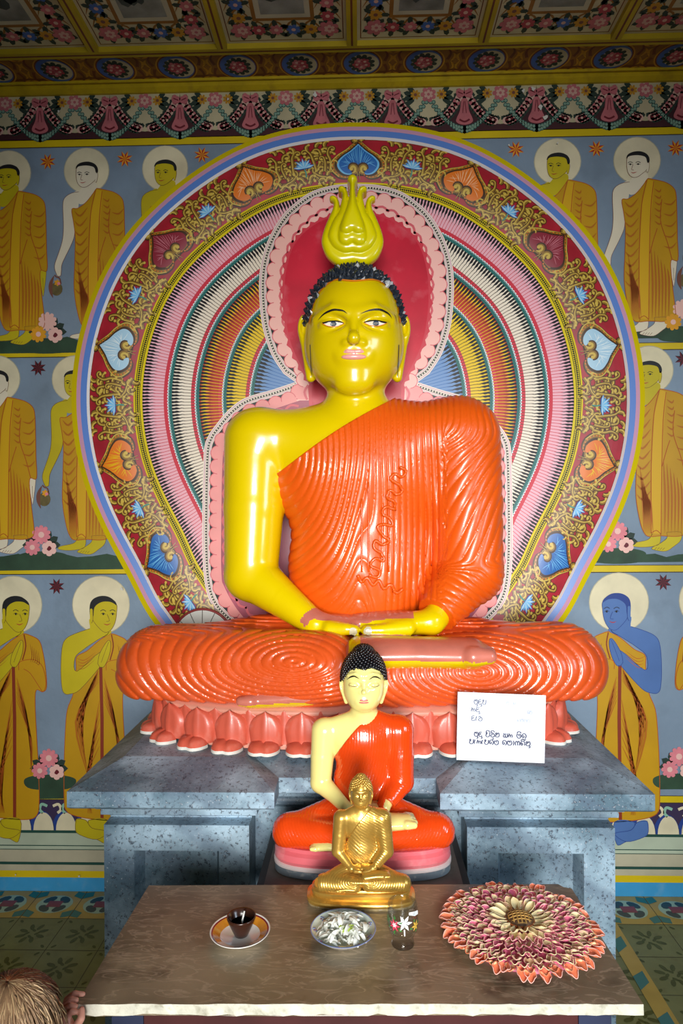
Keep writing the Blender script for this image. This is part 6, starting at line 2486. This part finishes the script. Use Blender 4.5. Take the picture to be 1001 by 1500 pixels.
b.lathe([(0.026, 0), (.030, .004), (.028, .010), (.020, .0145), (.010, .0165), (0, .017)], M_WOVD, (c5[0], c5[1], zc), 32)
for k in range(-3, 4):
    for ax in (0, 1):
        pts = []
        for i in range(15):
            t = -1 + i / 7
            x, y = (t * .029, k * .008) if ax == 0 else (k * .008, t * .029)
            rr = math.hypot(x, y)
            if rr < .0285:
                pts.append((c5[0] + x, c5[1] + y, zc + .0172 * math.sqrt(max(0, 1 - (rr / .0298) ** 2)) + .001))
        b.tube(pts, .0017, M_WOV, 6)
ringp = [(c5[0] + .029 * math.cos(a), c5[1] + .029 * math.sin(a), zc + .004) for a in [2 * PI * i / 40 for i in range(41)]]
b.tube(ringp, .0028, mat('woven_rust', '#b06030', .6, var=.3, vscale=90), 8)
tag(b.build('woven_centre', fm), 'woven brown basketwork button')

# printed notice leaning against the lotus seat
TL, TRq = P(671, 1013.5, 2.035), P(800, 1018.7, 2.008)
BL, BRq = P(669, 1106, 2.012), P(798, 1111.6, 1.988)
BL.z = BRq.z = PT + .0005
M_PAP = mat('paper_white', '#d9dfea', 0.35)
M_INKB = mat('ink_blue_black', '#2a3358', 0.5)
M_INKP = mat('ink_pale', '#a9b2c6', 0.5)  # paled like print under glare; also draws the ruled border
nt_ = thing('notice_card', (BL + BRq) / 2, 'white printed notice card propped against the coral lotus seat on the right', 'notice')
nrm = (BRq - BL).cross(TL - BL).normalized()
if nrm.y > 0:
    nrm = -nrm
def NC(u, v, h):
    a = TL.lerp(TRq, u)
    c_ = BL.lerp(BRq, u)
    return a.lerp(c_, v) + nrm * h
b = MB()
fr_ = [NC(u, v, 0) for u, v in ((0, 0), (1, 0), (1, 1), (0, 1))]
bk = [p - nrm * .003 for p in fr_]
b.add(fr_ + bk, [(0, 3, 2, 1), (4, 5, 6, 7)] + [(i, (i + 1) % 4, 4 + (i + 1) % 4, 4 + i) for i in range(4)], M_PAP)
b.build('card', nt_)
G = {
    'ba': [[(.12, .95), (.0, .7), (.02, .25), (.3, .0), (.72, .02), (.96, .3), (.95, .7), (.72, .97), (.5, .85), (.52, .62), (.72, .6)], [(.12, .95), (.32, .9), (.3, .68)]],
    'da': [[(.85, .92), (.45, 1.0), (.1, .8), (.15, .52), (.5, .5), (.55, .66), (.36, .7)], [(.15, .52), (.05, .22), (.3, .0), (.75, .05), (.9, .25)]],
    'pa': [[(.3, .62), (.12, .7), (.12, .95), (.34, .95), (.3, .62), (.05, .4), (.2, .04), (.65, .0), (.95, .28), (.95, .98)]],
    'la': [[(.1, .7), (.35, 1.0), (.62, .75), (.35, .52), (.08, .3), (.28, .0), (.8, .02), (.98, .4), (.82, .72), (.66, .6)]],
    'ma': [[(.25, .55), (.05, .7), (.2, .95), (.42, .75), (.2, .45), (.03, .2), (.4, .0), (.82, .1), (.97, .5), (.82, .92), (.55, .85), (.6, .6)]],
    'sa': [[(.0, .92), (.2, .7), (.05, .4), (.12, .05), (.4, .05), (.5, .4), (.5, .9)], [(.5, .4), (.62, .03), (.9, .05), (.98, .4), (.92, .92)]],
    'ha': [[(.05, .92), (.28, .75), (.08, .5), (.05, .05)], [(.05, .4), (.3, .62), (.48, .4), (.5, .05)], [(.5, .45), (.75, .65), (.97, .4), (.85, .02)]],
    'cha': [[(.15, .95), (.0, .45), (.28, .0), (.72, .0), (.97, .4), (.78, .85), (.45, .78), (.5, .48), (.78, .5)]],
    'ta': [[(.3, .62), (.5, .35), (.28, .1), (.05, .35), (.15, .85), (.6, 1.0), (.96, .6), (.86, .1), (.62, .0)]],
    'va': [[(.15, .95), (.0, .45), (.28, .0), (.75, .02), (.97, .42), (.8, .88), (.5, .9), (.4, .65), (.62, .5)]],
    'ga': [[(.08, .0), (.0, .55), (.26, .92), (.5, .6), (.5, .0)], [(.5, .6), (.76, .95), (.98, .55), (.9, .0)]],
    'na': [[(.1, .35), (.32, .55), (.48, .3), (.26, .05), (.06, .3), (.12, .8), (.6, 1.0), (.96, .55), (.85, .02)]],
    'aa': [[(.1, .95), (.55, .8), (.5, .15), (.15, .0)]],
    'ae': [[(.1, .95), (.4, .8), (.1, .55), (.1, .1), (.35, .05)], [(.1, .55), (.4, .5)]],
    'u': [[(.7, -.05), (.98, -.15), (.85, -.42), (.6, -.34)]],
    'i': [[(.05, 1.02), (.3, 1.38), (.78, 1.34), (.96, 1.02)]],
    'ra': [[(.2, -.12), (.5, -.4), (.95, -.2)]],
    'hal': [[(.7, 1.0), (.95, 1.3), (.75, 1.4)]],
}
def write(words, baseline, x0s, x1s, m, hgt=.066, wd=.0135):
    """each word is a list of syllables; a syllable is a letter with its marks"""
    for word, x0, x1 in zip(words, x0s, x1s):
        b_ = MB()
        q = Paint(NC, b_)
        n_ = sum(.5 if s[0] in ('aa', 'ae') else 1 for s in word)
        cw = (x1 - x0) / n_
        x = x0
        for s in word:
            w1 = cw * (.5 if s[0] in ('aa', 'ae') else 1)
            for g in s:
                for strk in G[g]:
                    q.stroke([(x + w1 * (.06 + .84 * a), baseline - hgt * c_) for a, c_ in strk], wd, m, 2, 4)
            x += w1
        b_.build('lettering', nt_)
U = lambda x: (x - 68) / 860.0
write([[('ba', 'u'), ('da', 'u')], [('pa', 'i'), ('la', 'i'), ('ma',)], [('sa',), ('ha',)], [('cha', 'i'), ('ta', 'ra')]], .645, [U(238), U(348), U(520), U(652)], [U(322), U(490), U(618), U(752)], M_INKB)
write([[('pa',), ('ae',), ('ha',), ('ae',), ('pa',), ('ta', 'hal'), ('va',)], [('ta',), ('ba',), ('aa',), ('ga',), ('na', 'i'), ('ma', 'u')]], .755, [U(188), U(512)], [U(484), U(792)], M_INKB)
b_ = MB()
Paint(NC, b_).disc((U(797), .75), .006, M_INKB, 2, 8)
b_.build('lettering', nt_)
write([[('ba', 'u'), ('da', 'u'), ('pa',)]], .170, [U(230)], [U(352)], mat('ink_grey', '#5d6680', .5), .07, .012)
write([[('ha',), ('da', 'u')]], .285, [U(202)], [U(295)], mat('ink_grey', '#5d6680', .5), .07, .012)
write([[('da',), ('ae',), ('la',)]], .415, [U(204)], [U(318)], mat('ink_grey', '#5d6680', .5), .07, .012)
write([[('va',)], [('ta',)]], .160, [U(548), U(612)], [U(576), U(640)], M_INKP, .05, .009)  # glare imitated by scattered letters in paled ink
write([[('ta',), ('va',)]], .29, [U(752)], [U(800)], M_INKP, .06, .009)
write([[('na',), ('ga',), ('cha',), ('va',)]], .41, [U(655)], [U(785)], M_INKP, .05, .009)
b_ = MB()
q = Paint(NC, b_)
for x0, y0, x1, y1 in ((.04, .04, .965, .455), (.035, .50, .965, .845)):
    for a, c_ in (((x0, y0), (x1, y0)), ((x1, y0), (x1, y1)), ((x1, y1), (x0, y1)), ((x0, y1), (x0, y0))):
        q.stroke([a, c_], .004, M_INKP, 1, smooth=False)
b_.build('ruled_border', nt_)

# white ribbed fan behind the knee
fc_ = P(297, 936, 2.69)
fn_ = thing('ceremonial_fan', (fc_.x, 2.69, PT), 'white ribbed fan with red rim, half hidden behind the left knee of the largest statue', 'fan')
b = MB()
Rf = 44 * 2.69 / 1000
b.add([(fc_.x, 2.682, fc_.z)] + [(fc_.x + Rf * math.cos(a), 2.69, fc_.z + Rf * math.sin(a)) for a in [2 * PI * i / 48 for i in range(48)]], [(0, 1 + (i + 1) % 48, 1 + i) for i in range(48)], mat('fan_white', '#d8dad2', .5, var=.1))
b.add([(fc_.x, 2.698, fc_.z)] + [(fc_.x + Rf * math.cos(a), 2.692, fc_.z + Rf * math.sin(a)) for a in [2 * PI * i / 48 for i in range(48)]], [(0, 1 + i, 1 + (i + 1) % 48) for i in range(48)], mat('fan_white', '#d8dad2', .5, var=.1))
b.build('fan_leaf', fn_)
b = MB()
b.tube([(fc_.x + Rf * math.cos(a), 2.69, fc_.z + Rf * math.sin(a)) for a in [2 * PI * i / 48 for i in range(49)]], .005, mat('fan_red', '#8e2a28', .5), 8)
b.build('fan_rim', fn_)
for i in range(14):
    a = 2 * PI * (i + .5) / 14
    b = MB()
    b.tube([(fc_.x, 2.68, fc_.z), (fc_.x + Rf * .97 * math.cos(a), 2.687, fc_.z + Rf * .97 * math.sin(a))], .0013, mat('fan_rib', '#5a5048', .5), 6)
    b.build('fan_rib', fn_)
b = MB()
b.tube([(fc_.x, 2.694, fc_.z - Rf * .6), (fc_.x, 2.694, PT)], .008, mat('fan_handle', '#6a3a22', .5), 8)
b.build('handle', fn_)
# ------------------------------------------------------------------ small child at the corner of the table
M_CSK = mat('child_skin', '#e3a48e', 0.5, var=.05)
M_CHR = mat('child_hair_blond', '#86694c', 0.55, var=.3, vscale=40)
M_CHL = mat('child_hair_light', '#a98d68', 0.5)
M_CHD = mat('child_hair_auburn', '#6b3a1e', 0.55, var=.3, vscale=30)
M_SHIRT = mat('child_shirt', '#2c3348', 0.8, var=.15)
CY = 1.06
hC = P(14, 1527, CY)
ch = thing('person', (hC.x, CY, 0), 'small blond child at the left front corner, one hand gripping the table edge', 'person')
rH = .076
neckb = Vector((hC.x - .005, CY - .01, hC.z - .10))
shl = [Vector((hC.x - .10, CY, hC.z - .145)), Vector((hC.x + .095, CY + .0, hC.z - .145))]
hand_top = lambda x, y, z: PZ(x, y, z)
wr = Vector((P(100, 1500, 1.225).x, 1.212, .690))
kn = P(99, 1474, 1.236)
kn.z = .742
def child(p):
    d = ell(p, hC, (rH * .95, rH * 1.08, rH * 1.12))
    # face, turned towards the table: cheeks, nose, chin
    d = smin(d, ell(p, hC + Vector((.012, .03, -.045)), (rH * .72, rH * .70, rH * .62)), .03)
    d = smin(d, cone(p, hC + Vector((.018, .082, -.012)), hC + Vector((.021, .094, -.026)), .006, .009), .012)
    for s in (-1, 1):
        d = smax(d, -ell(p, hC + Vector((.016 + s * .028, .086, -.004)), (.015, .012, .009)), .012)
        d = smin(d, ell(p, hC + Vector((s * rH * .98, -.004, -.02)), (.008, .018, .024)), .006)
    d = smax(d, -ell(p, hC + Vector((.019, .092, -.05)), (.017, .008, .0025)), .006)
    d = smin(d, cone(p, neckb + Vector((0, 0, .05)), neckb - Vector((0, 0, .05)), .036, .04), .03)
    arm = chain(p, [shl[1], shl[1] + (wr - shl[1]) * .45 + Vector((.02, -.05, -.06)), wr], [.034, .029, .0185], .01)
    d = smin(d, arm, .02)
    other = chain(p, [shl[0], shl[0] + Vector((-.03, -.01, -.15)), shl[0] + Vector((0, .06, -.26))], [.034, .029, .02], .01)
    d = smin(d, other, .02)
    lh = shl[0] + Vector((0, .07, -.285))
    d = smin(d, ell(p, lh, (.012, .02, .026)), .012)
    for j in range(4):
        b0 = lh + Vector((0, -.014 + .0095 * j, -.018))
        d = smin(d, chain(p, [b0, b0 + Vector((.002, .002, -.016)), b0 + Vector((.008, .004, -.028 + .003 * abs(j - 1)))], [.0056, .005, .0042]), .003)
    d = smin(d, chain(p, [lh + Vector((.004, .014, .004)), lh + Vector((.012, .026, -.01)), lh + Vector((.014, .026, -.022))], [.0065, .0056, .0046]), .004)
    # gripping hand: palm below the slab edge, fingers over the top, thumb on the front
    palm = ell(p, kn + Vector((.003, -.016, -.024)), (.017, .013, .026))
    h = smin(palm, cone(p, wr, kn + Vector((.002, -.016, -.036)), .0175, .014), .014)
    fing = [((96, 1476), (98, 1464), (109, 1455.5), (121.5, 1456.5)), ((94.5, 1482), (96, 1471), (104, 1464.5), (112, 1465)), ((95, 1488), (97, 1479), (104, 1473.5), (111, 1474.5)), ((97, 1494), (99, 1487), (105, 1482), (110, 1482.5))]
    for j, f_ in enumerate(fing):
        zz = (TT + .006, TT + .006, TT + .003, TT - .010)[j]
        y0 = (1.262, 1.245, 1.232, 1.222)[j]
        a0, a1, a2, a3 = [P(x, y, y0) for x, y in f_]
        a0 = a0.lerp(kn + Vector((0, -.018, -.012 - .004 * j)), .6)
        h = smin(h, chain(p, [a0, a1, a2, a3], [.0064, .0061, .0055, .0047]), .003)
    t0, t1, t2 = kn + Vector((.012, -.022, -.034)), P(119, 1492, 1.215), P(120, 1479, 1.226)
    h = smin(h, chain(p, [t0, t1, t2], [.0085, .0066, .0052]), .006)
    return smin(d, h, .012)
lo = np.array([hC.x - .18, CY - .14, hC.z - .47])
hi = np.array([P(135, 1460, 1.27).x, 1.30, hC.z + .11])
V, F = sdf_mesh(child, lo, hi, .0034)
cbody = np_obj('body', V, F, [M_CSK], None, ch)
def shirt(p):
    d = smin(cone(p, neckb - Vector((0, 0, .07)), neckb - Vector((0, 0, .36)), .085, .10), cone(p, shl[0], shl[1], .043, .043), .04)
    el_ = shl[1] + (wr - shl[1]) * .45 + Vector((.02, -.05, -.06))
    d = smin(d, cone(p, shl[1], shl[1].lerp(el_, .7), .042, .038), .02)
    d = smin(d, cone(p, shl[0], shl[0] + Vector((-.02, -.005, -.10)), .042, .038), .02)
    return np.maximum(d, p[:, 2] - (neckb.z + .0))
V, F = sdf_mesh(shirt, [hC.x - .22, CY - .16, hC.z - .60], [hC.x + .22, CY + .16, hC.z], .007)
np_obj('shirt', V, F, [M_SHIRT], None, ch)
tz = hC.z - .52
def trousers(p):
    d = ell(p, (hC.x, CY, tz), (.10, .085, .09))
    for s in (-1, 1):
        d = smin(d, chain(p, [(hC.x + s * .045, CY, tz - .02), (hC.x + s * .05, CY + .005, max(.16, tz * .5)), (hC.x + s * .05, CY - .005, .055)], [.058, .045, .038]), .02)
    return d
V, F = sdf_mesh(trousers, [hC.x - .16, CY - .13, .0], [hC.x + .16, CY + .13, tz + .12], .008)
np_obj('trousers', V, F, [mat('child_trousers', '#3a3f4a', .8)], None, ch)
for s in (-1, 1):
    V, F = sdf_mesh(lambda p: np.maximum(smin(ell(p, (hC.x + s * .05, CY + .025, .025), (.032, .07, .034)), cone(p, (hC.x + s * .05, CY - .005, .03), (hC.x + s * .05, CY - .005, .07), .034, .034), .02), -p[:, 2] + .002),
                    [hC.x + s * .05 - .06, CY - .08, -.01], [hC.x + s * .05 + .06, CY + .13, .13], .005)
    np_obj('shoe', V, F, [mat('child_shoe', '#4a3a34', .7)], None, ch)
# hair: a cap and locks combed from the crown
def cap(p):
    d = ell(p, hC + Vector((0, -.006, .004)), (rH * 1.02, rH * 1.14, rH * 1.2))
    face = (p[:, 1] - (CY + .035)) * .8 - (p[:, 2] - (hC.z + .02)) * .9
    low_ = hC.z - .055 - p[:, 2]
    return np.maximum(np.maximum(d, face - .01), low_)
V, F = sdf_mesh(cap, [hC.x - .11, CY - .12, hC.z - .09], [hC.x + .11, CY + .11, hC.z + .12], .004)
mi = (V[F].mean(1)[:, 1] > CY + .015).astype(int)
hr_ = np_obj('hair', V, F, [M_CHR, M_CHD], mi, ch)
lk = MB()
Rc = random.Random(9)
crown = hC + Vector((-.005, -.015, rH * 1.17))
for i in range(620):
    a = Rc.uniform(0, 2 * PI)
    e1 = Rc.uniform(.6, 1.75)
    back_ = math.sin(a) > .35
    if back_:
        e1 = min(e1, 1.15)
    pts = []
    sw = Rc.uniform(-.25, .25)
    for k in range(7):
        t = Rc.uniform(.0, .02) + k / 6
        el_ = .03 + (e1 - .03) * t
        aa = a + sw * t
        dxy = math.sin(el_)
        lift_ = .004 + .006 * Rc.random() * t
        pts.append(hC + Vector((math.cos(aa) * dxy * (rH * 1.02 + lift_), -.006 + math.sin(aa) * dxy * (rH * 1.14 + lift_), .004 + math.cos(el_) * (rH * 1.2 + lift_))))
    m_ = M_CHD if back_ and Rc.random() < .7 else (M_CHL if Rc.random() < .22 else M_CHR)
    lk.tube(pts, [.0014, .0018, .0018, .0016, .0014, .0010, .0004], m_, 5)
tag(lk.build('hair_locks', ch), 'combed blond locks with auburn towards the brow')
